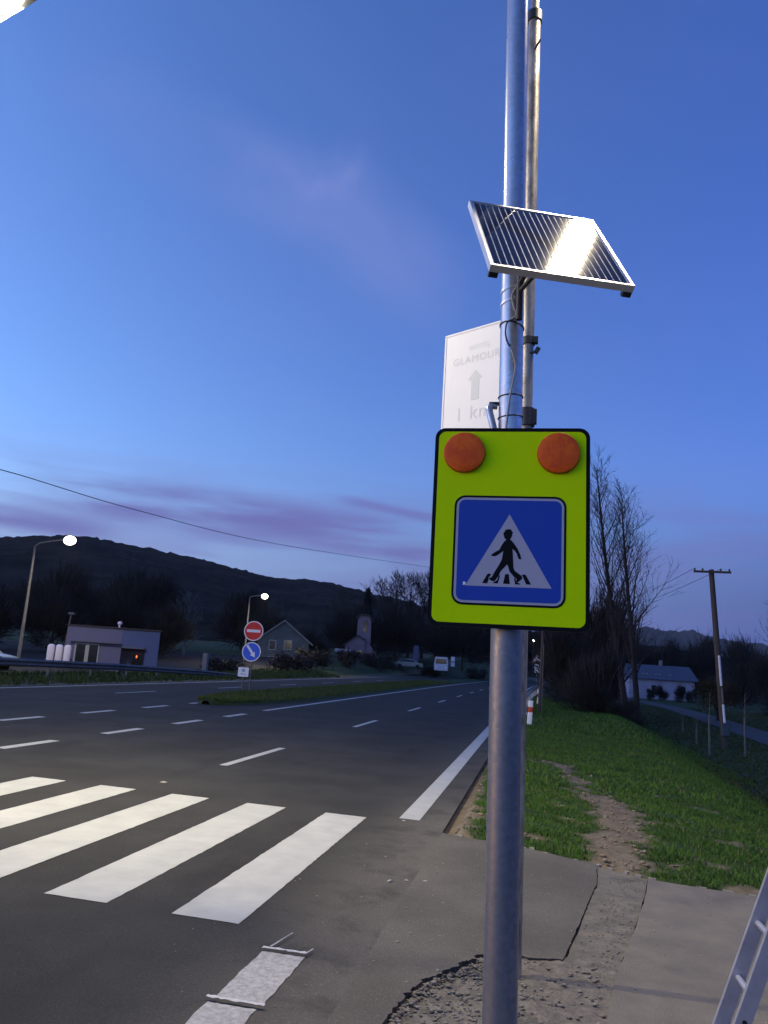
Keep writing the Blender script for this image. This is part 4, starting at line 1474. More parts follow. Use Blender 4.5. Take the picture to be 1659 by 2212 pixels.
# ================================================================== street lamps across the road
def street_lamp(base, tip, h, label, lit=True, power=40, name='street_lamp', group='street lamps along the far side'):
    b = Vector(base)
    t = thing(name, b, label, 'street lamp', group)
    top = Vector((b.x, b.y, b.z + h))
    tip = Vector(tip)
    MB().tube([b, b + Vector((0, 0, 1.4)), b + Vector((0, 0, h * 0.6)), top], [0.11, 0.105, 0.08, 0.06], 12).build('pole', M['pole_far'], t, smooth=True)
    d = tip - top
    MB().tube([top, top + d * 0.12 + Vector((0, 0, 0.18)), top + d * 0.5 + Vector((0, 0, 0.16)), tip + Vector((0, 0, 0.1))], [0.06, 0.05, 0.045, 0.04], 10).build('arm', M['pole_far'], t, smooth=True)
    a = math.atan2(d.y, d.x)
    rm = Matrix.Rotation(a, 3, 'Z')
    lm = MB().ell(tip + Vector((0, 0, 0.09)), (0.46, 0.20, 0.12), rot=rm).build('luminaire', M['pole_far'], t, smooth=True)
    MB().ell(tip + Vector((0, 0, 0.0)), (0.44, 0.32, 0.27), 18, 12, rot=rm).build('lens', M['farlens'] if lit else M['wframe'], lm, smooth=True)
    if lit:
        disc_light('street_light', tip + Vector((0, 0, -0.26)), power, 0.4, (1.0, 0.84, 0.56), t)
    return t


street_lamp((-31.4, 42.5, 0.2), (-28.0, 41.0, 7.95), 7.5, 'lit street lamp on a tall grey post at the far left above the petrol kiosk', power=130)
street_lamp((-30.8, 78.2, 0.4), (-28.05, 75.3, 7.85), 7.4, 'lit street lamp rising behind the no entry sign', power=200)

fl = thing('yard_lamp', (-34.3, 51.3, 0.2), 'unlit slender yard lamp standing between the white tanks and the kiosk', 'street lamp')
MB().tube([(-34.3, 51.3, 0.1), (-34.05, 51.3, 3.95)], [0.06, 0.045], 8).build('pole', M['pole_far'], fl, smooth=True)
MB().box((-33.95, 51.2, 4.02), (0.46, 0.24, 0.16), None, 0.04).build('lamp_head', M['pole_far'], fl)

# distant lit lamps, each on its own thin post
for (x, y, z, lab) in ((-28.4, 200.8, 9.4, 'tiny lit lamp far off, first left of the yellow sign corner'), (-26.4, 221.8, 10.9, 'tiny lit lamp far off under the yellow board, second from the left'),
                       (-20.4, 264.4, 12.6, 'tiny faint lit lamp far off just left of the thick post'), (-97.7, 185.7, 11.6, 'tiny lit lamp on the dark hillside right of the kiosk'),
                       (-1.35, 154.8, 7.9, 'tiny greenish lit lamp just right of the thick post'), (6.25, 156.7, 6.5, 'tiny lit lamp among the dark bushes right of the post')):
    g = float(gh(x, y)) - 0.5
    t = thing('distant_lamp', (x, y, g), lab, 'street lamp', 'distant lit lamps')
    MB().tube([(x, y, g), (x, y, z)], 0.07, 6).build('pole', M['pole_far'], t)
    MB().ell((x, y, z), (0.22, 0.22, 0.22), 10, 6).build('lens', M['dot'], t, smooth=True)

# ================================================================== left side: kiosk, tanks, car, guard rail
kp = Vector((-29.45, 49.9, 0.15))
kio = thing('petrol_kiosk', kp, 'low flat roofed white kiosk with double door and shaded porch on the left', 'building')
kd = Vector((0.875, 0.485, 0)).normalized()                 # along the front, left to right
kn = Vector((kd.y, -kd.x, 0))
KF = (kp, kd, Vector((0, 0, 1)), kn)
Lk, Lm, Rk = -3.15, 0.52, 3.05
hk = 2.92


def kbox(x0, x1, z0, z1, d0, d1, nm, mt, par):
    return MB().prism([(x0, z0), (x1, z0), (x1, z1), (x0, z1)], KF, d0, d1).build(nm, mt, par)


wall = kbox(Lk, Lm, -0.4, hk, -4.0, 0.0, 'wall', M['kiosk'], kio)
kbox(Lm, Rk, 1.72, hk - 0.02, -4.0, -0.02, 'wall', M['kiosk_shaded'], kio)
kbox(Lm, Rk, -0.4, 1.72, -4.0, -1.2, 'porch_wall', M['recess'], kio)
kbox(Rk - 0.9, Rk, -0.4, 1.72, -1.2, -0.02, 'porch_pier', M['kiosk_shaded'], kio)
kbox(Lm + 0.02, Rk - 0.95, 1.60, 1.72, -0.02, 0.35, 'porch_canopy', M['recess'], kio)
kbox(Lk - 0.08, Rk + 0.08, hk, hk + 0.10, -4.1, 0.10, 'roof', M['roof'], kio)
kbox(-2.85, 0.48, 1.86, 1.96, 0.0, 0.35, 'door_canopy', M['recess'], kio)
dr = kbox(-2.55, -0.95, -0.3, 1.78, 0.0, 0.05, 'double_door', M['wframe'], kio)
kbox(-2.45, -1.85, -0.2, 1.70, 0.05, 0.06, 'glass_pane', M['glass'], dr)
kbox(-1.60, -1.02, -0.2, 1.70, 0.05, 0.06, 'glass_pane', M['glass'], dr)
kbox(1.35, 2.0, -0.3, 1.15, -1.2, -1.15, 'porch_window', M['glass'], kio)
MB().ell(kp + kd * 1.62 + kn * -1.05 + Vector((0, 0, 1.05)), (0.045, 0.045, 0.10), 8, 6).build('red_light', M['reddot'], kio)
vt = MB().tube([kp + kd * 0.2 - kn * 1.0 + Vector((0, 0, hk)), kp + kd * 0.2 - kn * 1.0 + Vector((0, 0, hk + 0.32))], 0.07, 10)
vt.ell(kp + kd * 0.2 - kn * 1.0 + Vector((0, 0, hk + 0.42)), (0.17, 0.17, 0.15), 10, 6)
vt.build('roof_vent', M['fwhite'], kio, smooth=True)

for i, nm in enumerate(('leftmost', 'middle', 'rightmost')):
    x, y = -32.55 + 0.55 * i, 47.3 + 0.12 * i
    t = thing('upright_tank', (x, y, 0.3), f'white rounded upright tank beside the kiosk, {nm} of the three', 'tank', 'white upright tanks beside the kiosk')
    MB().tube([(x, y, 0.42), (x, y, 0.60), (x, y, 1.58), (x, y, 1.68), (x, y, 1.74)], [0.20, 0.24, 0.24, 0.20, 0.10], 14).build('tank_body', M['fwhite'], t, smooth=True)
    MB().tube([(x, y, 0.2), (x, y, 0.42)], 0.19, 12).build('tank_foot', M['dark'], t)
gp = thing('grey_cabinet', (-26.2, 58.3, 0.2), 'narrow pale grey cabinet standing right of the kiosk', 'cabinet')
MB().box((-26.2, 58.3, 1.0), (0.40, 0.35, 1.5), None, 0.03).build('cabinet_body', M['trim'], gp)
MB().box((-26.2, 58.3, 0.2), (0.44, 0.39, 0.24)).build('plinth', M['dark'], gp)


def car(loc, rz, label, mt, name='parked_car', sc=1.0):
    t = thing(name, loc, label, 'car')
    rm = Matrix.Rotation(rz, 3, 'Z')
    o = Vector(loc)
    T = lambda x, y, z: o + rm @ Vector((x * sc, y * sc, z * sc))
    prof = [(-2.1, 0.35), (-2.1, 0.85), (-1.6, 0.95), (-1.1, 1.40), (0.5, 1.45), (1.15, 0.98), (2.0, 0.85), (2.1, 0.35)]
    mb = MB()
    n = len(prof)
    vs = [T(x, y * (0.82 if z > 1.2 else 1.0), z) for y in (-0.85, 0.85) for x, z in prof]
    mb.add(vs, [tuple(range(n)), tuple(range(2 * n - 1, n - 1, -1))] + [(i, n + i, n + (i + 1) % n, (i + 1) % n) for i in range(n)])
    mb.build('body', mt, t, tri=True)
    for s_ in (-1, 1):
        mb = MB()
        mb.add([T(-1.45, s_ * 0.86, 0.98), T(1.0, s_ * 0.86, 0.98), T(0.45, s_ * 0.715, 1.38), T(-1.05, s_ * 0.715, 1.36)], [(0, 1, 2, 3)])
        mb.build('side_window', M['glass'], t)
    for x in (-1.3, 1.3):
        for s_ in (-1, 1):
            c_ = T(x, s_ * 0.80, 0.33)
            ax = rm @ Vector((0, 0.1, 0))
            MB().tube([c_ - ax, c_ + ax], 0.32 * sc, 16).build('wheel', M['tyre'], t)
    return t


car((-31.5, 38.9, 0.05), R(10), 'pale car behind the guard rail at the left edge', M['carpaint'])

# left guard rail
gr = thing('guard_rail', (-20.3, 35, 0.2), 'long dull steel guard rail in front of the petrol kiosk', 'guard rail')
gpts = [(-20.3, 2, 1.22), (-20.3, 14, 1.22), (-20.3, 26, 1.17), (-20.3, 35, 1.02), (-20.3, 45, 0.74), (-20.3, 50, 0.52), (-20.25, 53, 0.28)]


def w_beam(pts, name, mt, parent, side=1):
    mb = MB()
    pr = [(0.0, -0.155), (0.035, -0.12), (0.075, -0.08), (0.035, -0.03), (0.0, 0.0), (0.035, 0.03), (0.075, 0.08), (0.035, 0.12), (0.0, 0.155)]
    vs, fs = [], []
    for x, y, z in pts:
        for dx_, dz_ in pr:
            vs.append((x + side * dx_, y, z - 0.155 + dz_))
    k = len(pr)
    for j in range(len(pts) - 1):
        for i in range(k - 1):
            fs.append((j * k + i, j * k + i + 1, (j + 1) * k + i + 1, (j + 1) * k + i))
    mb.add(vs, fs)
    return mb.build(name, mt, parent, smooth=True)


w_beam(gpts, 'rail_beam', M['rail_l'], gr)
for y in np.arange(4, 53, 3.2):
    z = float(np.interp(y, [p[1] for p in gpts], [p[2] for p in gpts]))
    g = float(gh(-20.38, y))
    MB().box((-20.36, y, (z - 0.05 + g - 0.3) / 2), (0.10, 0.06, z - 0.05 - g + 0.3)).build('post', M['rail_l'], gr)

# right guard rail starting beyond the delineators
g2 = thing('guard_rail', (-0.6, 50, 0), 'short bright guard rail at the right road edge beyond the white delineator', 'guard rail')
pts2 = [(-0.48, 33.5, 0.12), (-0.62, 36, 0.45), (-0.72, 39.5, 0.80), (-0.66, 48, 0.80), (-0.50, 58, 0.80), (-0.22, 72, 0.80), (0.25, 90, 0.80)]
w_beam(pts2, 'rail_beam', M['rail'], g2, -1)
for y in np.arange(36, 90, 4.0):
    x = float(np.interp(y, [p[1] for p in pts2], [p[0] for p in pts2]))
    z = float(np.interp(y, [p[1] for p in pts2], [p[2] for p in pts2]))
    MB().box((x + 0.06, y, (z - 0.05) / 2 - 0.1), (0.10, 0.06, z + 0.15)).build('post', M['rail'], g2)


def delineator(loc, label):
    x, y, z = loc
    t = thing('delineator_post', loc, label, 'marker post', 'delineator posts on the right verge')
    fr = frame_of(Vector((x, y, z)), 0.1, -1)
    sec = round_rect(0.17, 0.10, 0.035, 3)

    def seg(z0, z1, nm, mt):
        n = len(sec)
        sl = 0.03
        vs = [fr[0] + fr[1] * a - fr[3] * b + Vector((0.05 * zz, 0, zz)) for zz in (z0, z1) for a, b in sec]
        MB().add(vs, [tuple(range(n))[::-1], tuple(range(n, 2 * n))] + [(i, (i + 1) % n, n + (i + 1) % n, n + i) for i in range(n)]).build(nm, mt, t, smooth=True)
    seg(-0.15, 0.46, 'lower_body', M['post_white'])
    seg(0.46, 0.64, 'orange_band', M['orange'])
    seg(0.64, 0.86, 'upper_body', M['post_white'])
    return t


delineator((-0.32, 28.3, 0.02), 'white delineator post with orange band just right of the thick post')
d2 = delineator((-0.05, 47.0, 0.02), 'smaller farther white delineator post beside the guard rail')

# leaning wooden pole and warning sign further along
wp = thing('wooden_pole', (0.02, 37.2, 0), 'thin old wooden pole rising behind the yellow sign on the right verge', 'pole')
MB().tube([(0.02, 37.2, -0.1), (0.10, 37.2, 3.0), (0.16, 37.2, 6.6)], [0.085, 0.075, 0.06], 10).build('shaft', M['wood'], wp, smooth=True)
MB().tube([(0.115, 37.12, 0.0), (0.165, 37.13, 3.2)], 0.02, 6).build('conduit', M['pole_far'], wp)
ws = thing('warning_sign', (-0.25, 77.5, 0), 'small triangular warning sign above a white plate, far along the right verge', 'road sign')
fr = frame_of((-0.27, 77.4, 3.2), 0, -1)
tri_ = lambda s_: [(-0.55 * s_, -0.40 * s_), (0.55 * s_, -0.40 * s_), (0, 0.56 * s_)]
tb = MB().prism(tri_(1.0), fr, -0.02, 0.0).build('red_triangle', mat('dull_red', (0.22, 0.06, 0.07), 0.6), ws)
MB().prism(tri_(0.62), fr, 0.0, 0.01).build('white_triangle', M['far_white'], tb)
fr = frame_of((-0.25, 77.4, 2.25), 0, -1)
MB().prism(round_rect(0.52, 0.80, 0.04), fr, -0.02, 0.0).build('plate', M['far_white'], ws, tri=True)
MB().tube([(-0.26, 77.5, 0), (-0.26, 77.5, 3.6)], 0.05, 8).build('post', M['pole_far'], ws)

# ================================================================== village behind the junction


def gable(name, base, hd, width, depth, eave, apex, wall_m, roof_m, label, wins=(), win_m=None, trim=True):
    b = Vector(base)
    t = thing(name, b, label, 'building')
    d = Vector(hd).normalized()
    n = Vector((d.y, -d.x, 0))
    Fm = (b, d, Vector((0, 0, 1)), n)
    w = width / 2
    MB().prism([(-w, -1.5), (w, -1.5), (w, eave), (0, apex), (-w, eave)], Fm, -depth, 0).build('wall', wall_m, t, tri=True)
    sl = (apex - eave) / w
    for s_ in (-1, 1):
        MB().prism([(0, apex + 0.02), (s_ * (w + 0.5), eave - 0.5 * sl + 0.02), (s_ * (w + 0.5), eave - 0.5 * sl + 0.20), (0, apex + 0.22)], Fm, -depth - 0.3, 0.35).build('roof', roof_m, t)
        if trim:
            MB().prism([(0, apex + 0.01), (s_ * (w + 0.5), eave - 0.5 * sl + 0.01), (s_ * (w + 0.5), eave - 0.5 * sl + 0.22), (0, apex + 0.24)], Fm, 0.36, 0.42).build('barge_board', M['trim'], t)
    for x, z, ww, hh2 in wins:
        f_ = MB().prism([(x - ww / 2, z), (x + ww / 2, z), (x + ww / 2, z + hh2), (x - ww / 2, z + hh2)], Fm, 0.0, 0.06).build('window', M['wframe'], t)
        MB().prism([(x - ww / 2 + 0.08, z + 0.08), (x + ww / 2 - 0.08, z + 0.08), (x + ww / 2 - 0.08, z + hh2 - 0.08), (x - ww / 2 + 0.08, z + hh2 - 0.08)], Fm, 0.06, 0.07).build('pane', M['glass'], f_)
    return t


gable('gabled_house', (-31.3, 92.0, 0.4), (1, 0.30, 0), 6.4, 9, 3.3, 5.75, M['house'], M['roof'], 'grey blue gabled house right of the no entry sign',
      wins=((-1.3, 2.2, 0.9, 1.2), (0.6, 2.3, 1.0, 1.2), (-1.2, 0.2, 1.1, 1.2), (1.6, 0.1, 1.0, 1.3)))
# low annexe of that house
an = thing('low_shed', (-27.7, 91.5, 0.4), 'low bluish shed at the right end of the gabled house', 'building')
MB().box((-27.7, 92.5, 0.6), (2.2, 3.0, 3.6), Matrix.Rotation(0.28, 3, 'Z')).build('wall', M['house'], an)
MB().box((-27.7, 92.5, 2.45), (2.5, 3.3, 0.12), Matrix.Rotation(0.28, 3, 'Z')).build('roof', M['roof'], an)

pk = thing('pink_house', (-25.7, 109.5, 1.5), 'pink rendered house with a narrow arched tower', 'building')
PKF = (Vector((-25.7, 108.9, 1.5)), Vector((1, 0.22, 0)).normalized(), Vector((0, 0, 1)), Vector((0.22, -1, 0)).normalized())


def arch(w, z0, z1, cx=0, n=8):
    r_ = w / 2
    return [(cx - r_, z0), (cx + r_, z0)] + [(cx + r_ * math.cos(R(180 * i / n)), z1 - r_ + r_ * math.sin(R(180 * i / n))) for i in range(n + 1)]


MB().prism([(-1.9, -1.5), (0.95, -1.5), (0.95, 3.3), (-0.2, 3.9), (-1.9, 2.6)], PKF, -6, 0).build('wall', M['pink'], pk, tri=True)
MB().prism([(0.97, -1.5), (2.1, -1.5), (2.1, 2.3), (1.5, 3.0), (0.97, 3.0)], PKF, -5, -0.3).build('side_wing', M['pink'], pk, tri=True)
tw = MB().prism([(-0.35, 3.0), (1.75, 3.0), (1.65, 6.2), (1.35, 6.9), (0.15, 7.0), (-0.30, 6.5)], PKF, -4.0, -1.2).build('tower', M['pink'], pk, tri=True)
MB().prism(arch(0.62, 4.7, 6.3, 0.85), PKF, -1.2, -1.14).build('tower_window', M['glass'], tw, tri=True)
MB().prism([(-0.6, 6.45), (0.15, 6.98), (1.35, 6.88), (1.95, 6.1), (1.95, 6.35), (1.4, 7.15), (0.1, 7.25), (-0.6, 6.7)], PKF, -4.2, -1.0).build('tower_roof', M['roof'], tw, tri=True)
MB().prism(arch(0.8, 0.3, 1.6, 1.5), PKF, -0.3, -0.24).build('window', M['glass'], pk, tri=True)
MB().prism([(0.0, 1.0), (0.6, 1.0), (0.6, 1.9), (0.0, 1.9)], PKF, 0.0, 0.05).build('window', M['glass'], pk)
MB().prism([(-2.2, 2.38), (-0.2, 3.92), (0.95, 3.32), (0.95, 3.5), (-0.2, 4.12), (-2.3, 2.52)], PKF, -6.2, 0.2).build('roof', M['roof'], pk, tri=True)
fn = thing('brown_fence', (-24.8, 104, 1.0), 'dark brown board fence in front of the pink house', 'fence')
for i in range(22):
    MB().box((-27.2 + i * 0.24, 103.6 + i * 0.055, 2.05 + random.uniform(-0.03, 0.03)), (0.20, 0.05, 2.0), Matrix.Rotation(0.22, 3, 'Z')).build('board', M['brownwall'], fn)
for i, (nm, x) in enumerate((('leftmost', -26.0), ('middle', -25.25), ('rightmost', -24.5))):
    t = thing('box_sign', (x, 98.5, 1.0), f'small white box sign on thin posts before the brown fence, {nm} of three', 'sign', 'white box signs before the fence')
    MB().box((x, 98.5, 3.12), (0.66, 0.16, 0.42), None, 0.02).build('sign_box', M['fwhite'], t)
    MB().tube([(x, 98.5, 0.8), (x, 98.5, 2.9)], 0.04, 6).build('post', M['pole_far'], t)
tt = thing('totem_sign', (-18.3, 115.6, 1.4), 'tall narrow white totem sign behind the grass island', 'sign')
MB().box((-18.3, 115.6, 3.4), (0.75, 0.25, 2.6), None, 0.03).build('totem_panel', M['kiosk'], tt)
MB().box((-18.3, 115.6, 1.7), (0.9, 0.4, 0.8)).build('plinth', M['trim'], tt)
car((-18.9, 113.5, 1.25), R(6), 'pale car parked below the white totem sign', M['carpaint'])
vn = thing('white_van', (-13.9, 111.5, 0.9), 'white van seen from the front beside a white letter box', 'van')
MB().prism([(-0.95, 0.3), (0.95, 0.3), (1.0, 1.2), (0.85, 2.2), (-0.85, 2.2), (-1.0, 1.2)], frame_of((-13.9, 111.3, 1.0), 0.1, -1), -4.5, 0).build('body', M['fwhite'], vn)
MB().prism([(-0.8, 1.25), (0.8, 1.25), (0.70, 1.95), (-0.70, 1.95)], frame_of((-13.9, 111.3, 1.0), 0.1, -1), 0.0, 0.03).build('windscreen', M['glass'], vn)
for s_ in (-0.7, 0.7):
    MB().tube([(-13.9 + s_, 111.8, 1.25), (-13.9 + s_ * 1.25, 111.8, 1.25)], 0.33, 12).build('wheel', M['tyre'], vn)
    MB().prism(circle(0.12, 12, s_, 0.75), frame_of((-13.9, 111.3, 1.0), 0.1, -1), 0.0, 0.03).build('headlight', M['glamour'], vn)
lb = thing('white_letter_box', (-12.28, 112, 0.9), 'small white box on a dark post right of the van', 'box')
MB().box((-12.28, 112, 3.0), (0.55, 0.35, 0.65), None, 0.04).build('upper_box', M['fwhite'], lb)
MB().box((-12.28, 112, 2.25), (0.55, 0.35, 0.60), None, 0.04).build('lower_box', M['fwhite'], lb)
MB().box((-12.28, 112, 1.4), (0.25, 0.2, 1.2)).build('post', M['dark'], lb)

# white building across the field
rb = thing('white_farm_building', (18.7, 129.5, -1.2), 'long low white building with slate roof and small skylights across the field', 'building')
RF = (Vector((18.7, 129.0, -1.0)), Vector((1, 0.20, 0)).normalized(), Vector((0, 0, 1)), Vector((0.20, -1, 0)).normalized())
MB().prism([(-5.0, -0.6), (5.2, -0.6), (5.2, 2.95), (-5.0, 2.95)], RF, -6, 0).build('wall', M['rwall'], rb)
o = RF[0]
mb = MB()
P_ = lambda x, z, d: o + RF[1] * x + Vector((0, 0, z)) + RF[3] * d
mb.add([P_(-5.2, 2.95, 0.5), P_(5.8, 2.95, 0.5), P_(5.6, 5.2, -3.0), P_(-4.6, 5.2, -3.0), P_(-5.2, 2.95, -6.5), P_(5.8, 2.95, -6.5)], [(0, 1, 2, 3), (3, 2, 5, 4), (0, 3, 4), (1, 5, 2), (0, 4, 5, 1)])
rfo = mb.build('roof', M['rroof'], rb)
for x in (-2.6, -2.0, -0.6, 0.0, 1.6):
    MB().prism([(x - 0.16, 0), (x + 0.16, 0), (x + 0.16, 0.42), (x - 0.16, 0.42)],
               (P_(0, 3.55, -0.38), RF[1], (Vector((0, 0, 2.25)) - RF[3] * 3.5).normalized(), (RF[3] * 2.25 + Vector((0, 0, 3.5))).normalized()), 0.0, 0.08).build('skylight', M['trim'], rfo)
MB().box(P_(1.0, 5.55, -3.0), (0.5, 0.5, 0.9)).build('chimney', M['trim'], rfo)
for x, ww in ((-1.2, 0.8), (3.4, 0.8)):
    w_ = MB().prism([(x - ww / 2, 0.9), (x + ww / 2, 0.9), (x + ww / 2, 2.1), (x - ww / 2, 2.1)], RF, 0.0, 0.06).build('window', M['wframe'], rb)
    MB().prism([(x - ww / 2 + 0.06, 0.96), (x + ww / 2 - 0.06, 0.96), (x + ww / 2 - 0.06, 2.04), (x - ww / 2 + 0.06, 2.04)], RF, 0.06, 0.08).build('pane', M['glass'], w_)

# utility pole on the right
utp = thing('utility_pole', (8.62, 39.9, -1.1), 'dark wooden utility pole with crossarm, white conduit and teal box in the field', 'utility pole')
ub, ut = Vector((8.62, 39.9, -1.2)), Vector((8.32, 40.6, 7.45))
upx = lambda t: ub + (ut - ub) * t
MB().tube([upx(0), upx(0.4), upx(0.8), upx(1.0)], [0.155, 0.145, 0.13, 0.125], 14).build('shaft', M['wood'], utp, smooth=True)
ca = upx(0.985) + Vector((0, -0.2, 0))
MB().box(ca, (1.75, 0.10, 0.10)).build('crossarm', M['wood'], utp)
for dx_ in (-0.82, -0.45, 0.40, 0.80):
    MB().tube([ca + Vector((dx_, 0, 0.05)), ca + Vector((dx_, 0, 0.13)), ca + Vector((dx_, 0, 0.17))], [0.035, 0.05, 0.03], 8).build('insulator', M['dark'], utp)
MB().tube([upx(0.51) + Vector((0.02, -0.16, 0)), upx(0.38) + Vector((0.02, -0.165, 0)), upx(0.345) + Vector((0.02, -0.165, 0))], 0.055, 8).build('conduit', M['conduit'], utp)
MB().tube([upx(0.335) + Vector((0.03, -0.19, 0)), upx(0.25) + Vector((0.03, -0.20, 0))], 0.035, 8).build('conduit', M['pole_far'], utp)
MB().tube([upx(0.245) + Vector((0.03, -0.20, 0)), upx(0.145) + Vector((0.03, -0.21, 0))], 0.055, 8).build('conduit', M['conduit'], utp)
mb_ = MB().box(upx(0.115) + Vector((0.03, -0.27, 0)), (0.36, 0.22, 0.58), None, 0.03).build('meter_box', M['box'], utp)
MB().box(upx(0.135) + Vector((0.10, -0.388, 0)), (0.15, 0.012, 0.13)).build('label_plate', M['far_white'], mb_)
wr = thing('overhead_wires', ca + Vector((-0.82, 0, 0.15)), 'pair of thin wires running left from the utility pole crossarm', 'wire')
for dx_ in (-0.82, 0.40):
    a = ca + Vector((dx_, 0, 0.16))
    b = Vector((1.5 + dx_, 95, 9.0))
    MB().tube([a + (b - a) * t + Vector((0, 0, -1.1 * 4 * t * (1 - t))) for t in np.linspace(0, 1, 15)], 0.012, 4).build('wire', M['wire'], wr)
lw = thing('long_overhead_wire', (-27.9, 34.0, 10.6), 'single sagging wire crossing the sky at left down to the yellow sign', 'wire')
wpts = [(-33, 20, 10.6), (-27.89, 34.0, 10.6), (-31.08, 53.79, 12.39), (-30.53, 84.68, 14.81), (-20.82, 137.88, 19.6), (-15, 165, 22)]
wa, wb = Vector((-33.0, 36.5, 11.55)), Vector((-20.8, 137.9, 19.6))
wpx = [(-30.4, 37.1, 11.4)]
MB().tube(smooth_path([(-33.5, 35.0, 11.4), (-29.5, 36.0, 11.05), (-31.1, 53.8, 12.39), (-30.6, 84.7, 14.81), (-20.8, 137.9, 19.6), (-10, 190, 24.5)], 8), [0.028] * 41, 5).build('wire', M['wire'], lw)

# young saplings with stakes
for x, y, h_, lab in ((8.4, 49.8, 1.0, 'short pale stake in the dark field, leftmost of the row'), (7.6, 41.3, 1.3, 'thin stake in the dark field left of the utility pole, faintest of the row'),
                      (6.98, 35.2, 2.6, 'tall thin sapling stake just left of the utility pole foot'), (8.70, 36.6, 2.7, 'tall thin sapling stake right of the utility pole')):
    g = float(gh(x, y))
    t = thing('sapling', (x, y, g), lab, 'sapling', 'staked saplings in the field')
    MB().tube([(x, y, g - 0.1), (x + 0.02, y, g + h_ * 0.6)], [0.035, 0.03], 6).build('stake', M['sapling'], t)
    mb = MB().tube([(x + 0.05, y, g), (x + 0.04, y, g + h_ * 0.6), (x + 0.07, y, g + h_)], [0.018, 0.014, 0.006], 5)
    for i in range(7):
        z = g + h_ * (0.5 + 0.07 * i)
        a = random.uniform(0, 6.28)
        mb.tube([(x + 0.05, y, z), (x + 0.05 + 0.25 * math.cos(a), y + 0.25 * math.sin(a), z + 0.35)], [0.008, 0.003], 4, False)
    mb.build('stem', M['sapling'], t)


# ================================================================== trees
def bare_tree(h, seed, n1=46, lean_=(0, 0), spread=0.28, up_ang=(24, 42), start=0.2, trunk_r=0.2, n2=8, n3=6, twig=0.012, lim=1.0):
    rg = random.Random(seed)
    tr, cr = MB(), MB()
    pts, rad = [], []
    ph = rg.uniform(0, 6)
    for i in range(13):
        t = i / 12
        pts.append(Vector((lean_[0] * t * h + 0.012 * h * math.sin(3 * t + ph) * t, lean_[1] * t * h + 0.010 * h * math.cos(4 * t + ph) * t, t * h)))
        rad.append(trunk_r * (1 - t) ** 0.8 + 0.012)
    tr.tube(pts, rad, 9)

    def at_(t):
        k = min(11, int(t * 12))
        return pts[k].lerp(pts[k + 1], t * 12 - k)

    def ribbon(a, b, r_):
        d = (b - a).normalized()
        s_ = d.orthogonal().normalized()
        s_ = Matrix.Rotation(rg.uniform(0, 3.14), 3, d) @ s_
        o = len(cr.v)
        cr.v += [tuple(a - s_ * r_), tuple(a + s_ * r_), tuple(b + s_ * r_ * 0.3), tuple(b - s_ * r_ * 0.3)]
        cr.f.append((o, o + 1, o + 2, o + 3))

    def grow(p, d, L, r_, lev):
        segs = 4 if lev == 1 else 3
        q = [p]
        dd = d.copy()
        for i in range(segs):
            dd = (dd + Vector((rg.gauss(0, 0.10), rg.gauss(0, 0.10), 0.10 + rg.gauss(0, 0.05)))).normalized()
            q.append(q[-1] + dd * (L / segs))
        if lev == 1:
            tr.tube(q, [r_ * (1 - 0.85 * i / segs) for i in range(segs + 1)], 5, False)
        else:
            for a, b in zip(q[:-1], q[1:]):
                ribbon(a, b, r_)
                r_ *= 0.75
        nn = n2 if lev == 1 else n3
        if lev < 3:
            for i in range(nn):
                t = 0.25 + 0.75 * (i + rg.random()) / nn
                k = min(segs - 1, int(t * segs))
                pp_ = q[k].lerp(q[k + 1], t * segs - k)
                ax = (q[k + 1] - q[k]).normalized()
                side = ax.orthogonal().normalized()
                side = Matrix.Rotation(rg.uniform(0, 6.28), 3, ax) @ side
                nd = (ax * 0.75 + side * rg.uniform(0.4, 0.75)).normalized()
                grow(pp_, nd, L * rg.uniform(0.28, 0.5), twig * (1.5 if lev == 1 else 0.8), lev + 1)
    for i in range(n1):
        t = start + (0.98 - start) * (i + rg.random()) / n1
        a = i * 2.4 + rg.uniform(-0.4, 0.4)
        an_ = R(rg.uniform(*up_ang))
        d = Vector((math.cos(a) * math.sin(an_), math.sin(a) * math.sin(an_), math.cos(an_)))
        L = h * spread * (1.05 - 0.75 * abs(t - 0.45) ** 0.9 * 1.1) * rg.uniform(0.6, 1.1) * (1 - 0.5 * max(0, t - 0.7) / 0.3)
        grow(at_(t), d, L, max(0.014, 0.30 * trunk_r * (1 - t) + 0.012), 1)
    return tr, cr


def place_tree(name, loc, parts, label, group=None, mats=None):
    t = thing(name, loc, label, 'tree', group)
    tr, cr = parts
    o = Vector(loc)
    for mb, nm, mt in ((tr, 'trunk', (mats or ('bark', 'twig'))[0]), (cr, 'crown', (mats or ('bark', 'twig'))[1])):
        me = bpy.data.meshes.new(nm)
        me.from_pydata(mb.v, [], mb.f)
        me.materials.append(M[mt])
        ob = bpy.data.objects.new(nm, me)
        COL.objects.link(ob)
        ob.parent = t
    return t


place_tree('bare_poplar', (4.97, 46.4, -1.15), bare_tree(15.4, 5, n1=58, lean_=(-0.125, 0), spread=0.27, up_ang=(20, 38), start=0.16, trunk_r=0.19),
           'taller bare poplar half hidden by the yellow board on the right')
place_tree('bare_poplar', (5.36, 45.0, -1.2), bare_tree(13.7, 9, n1=52, lean_=(-0.062, 0), spread=0.25, up_ang=(18, 38), start=0.22, trunk_r=0.17),
           'bare poplar with full fan of branches standing clear of the yellow board')
et = place_tree('bare_tree', (18.6, 64.8, -1.2), bare_tree(10.4, 15, n1=40, spread=0.30, start=0.2, trunk_r=0.2, twig=0.02), 'bare tree cut off by the right edge of the picture')

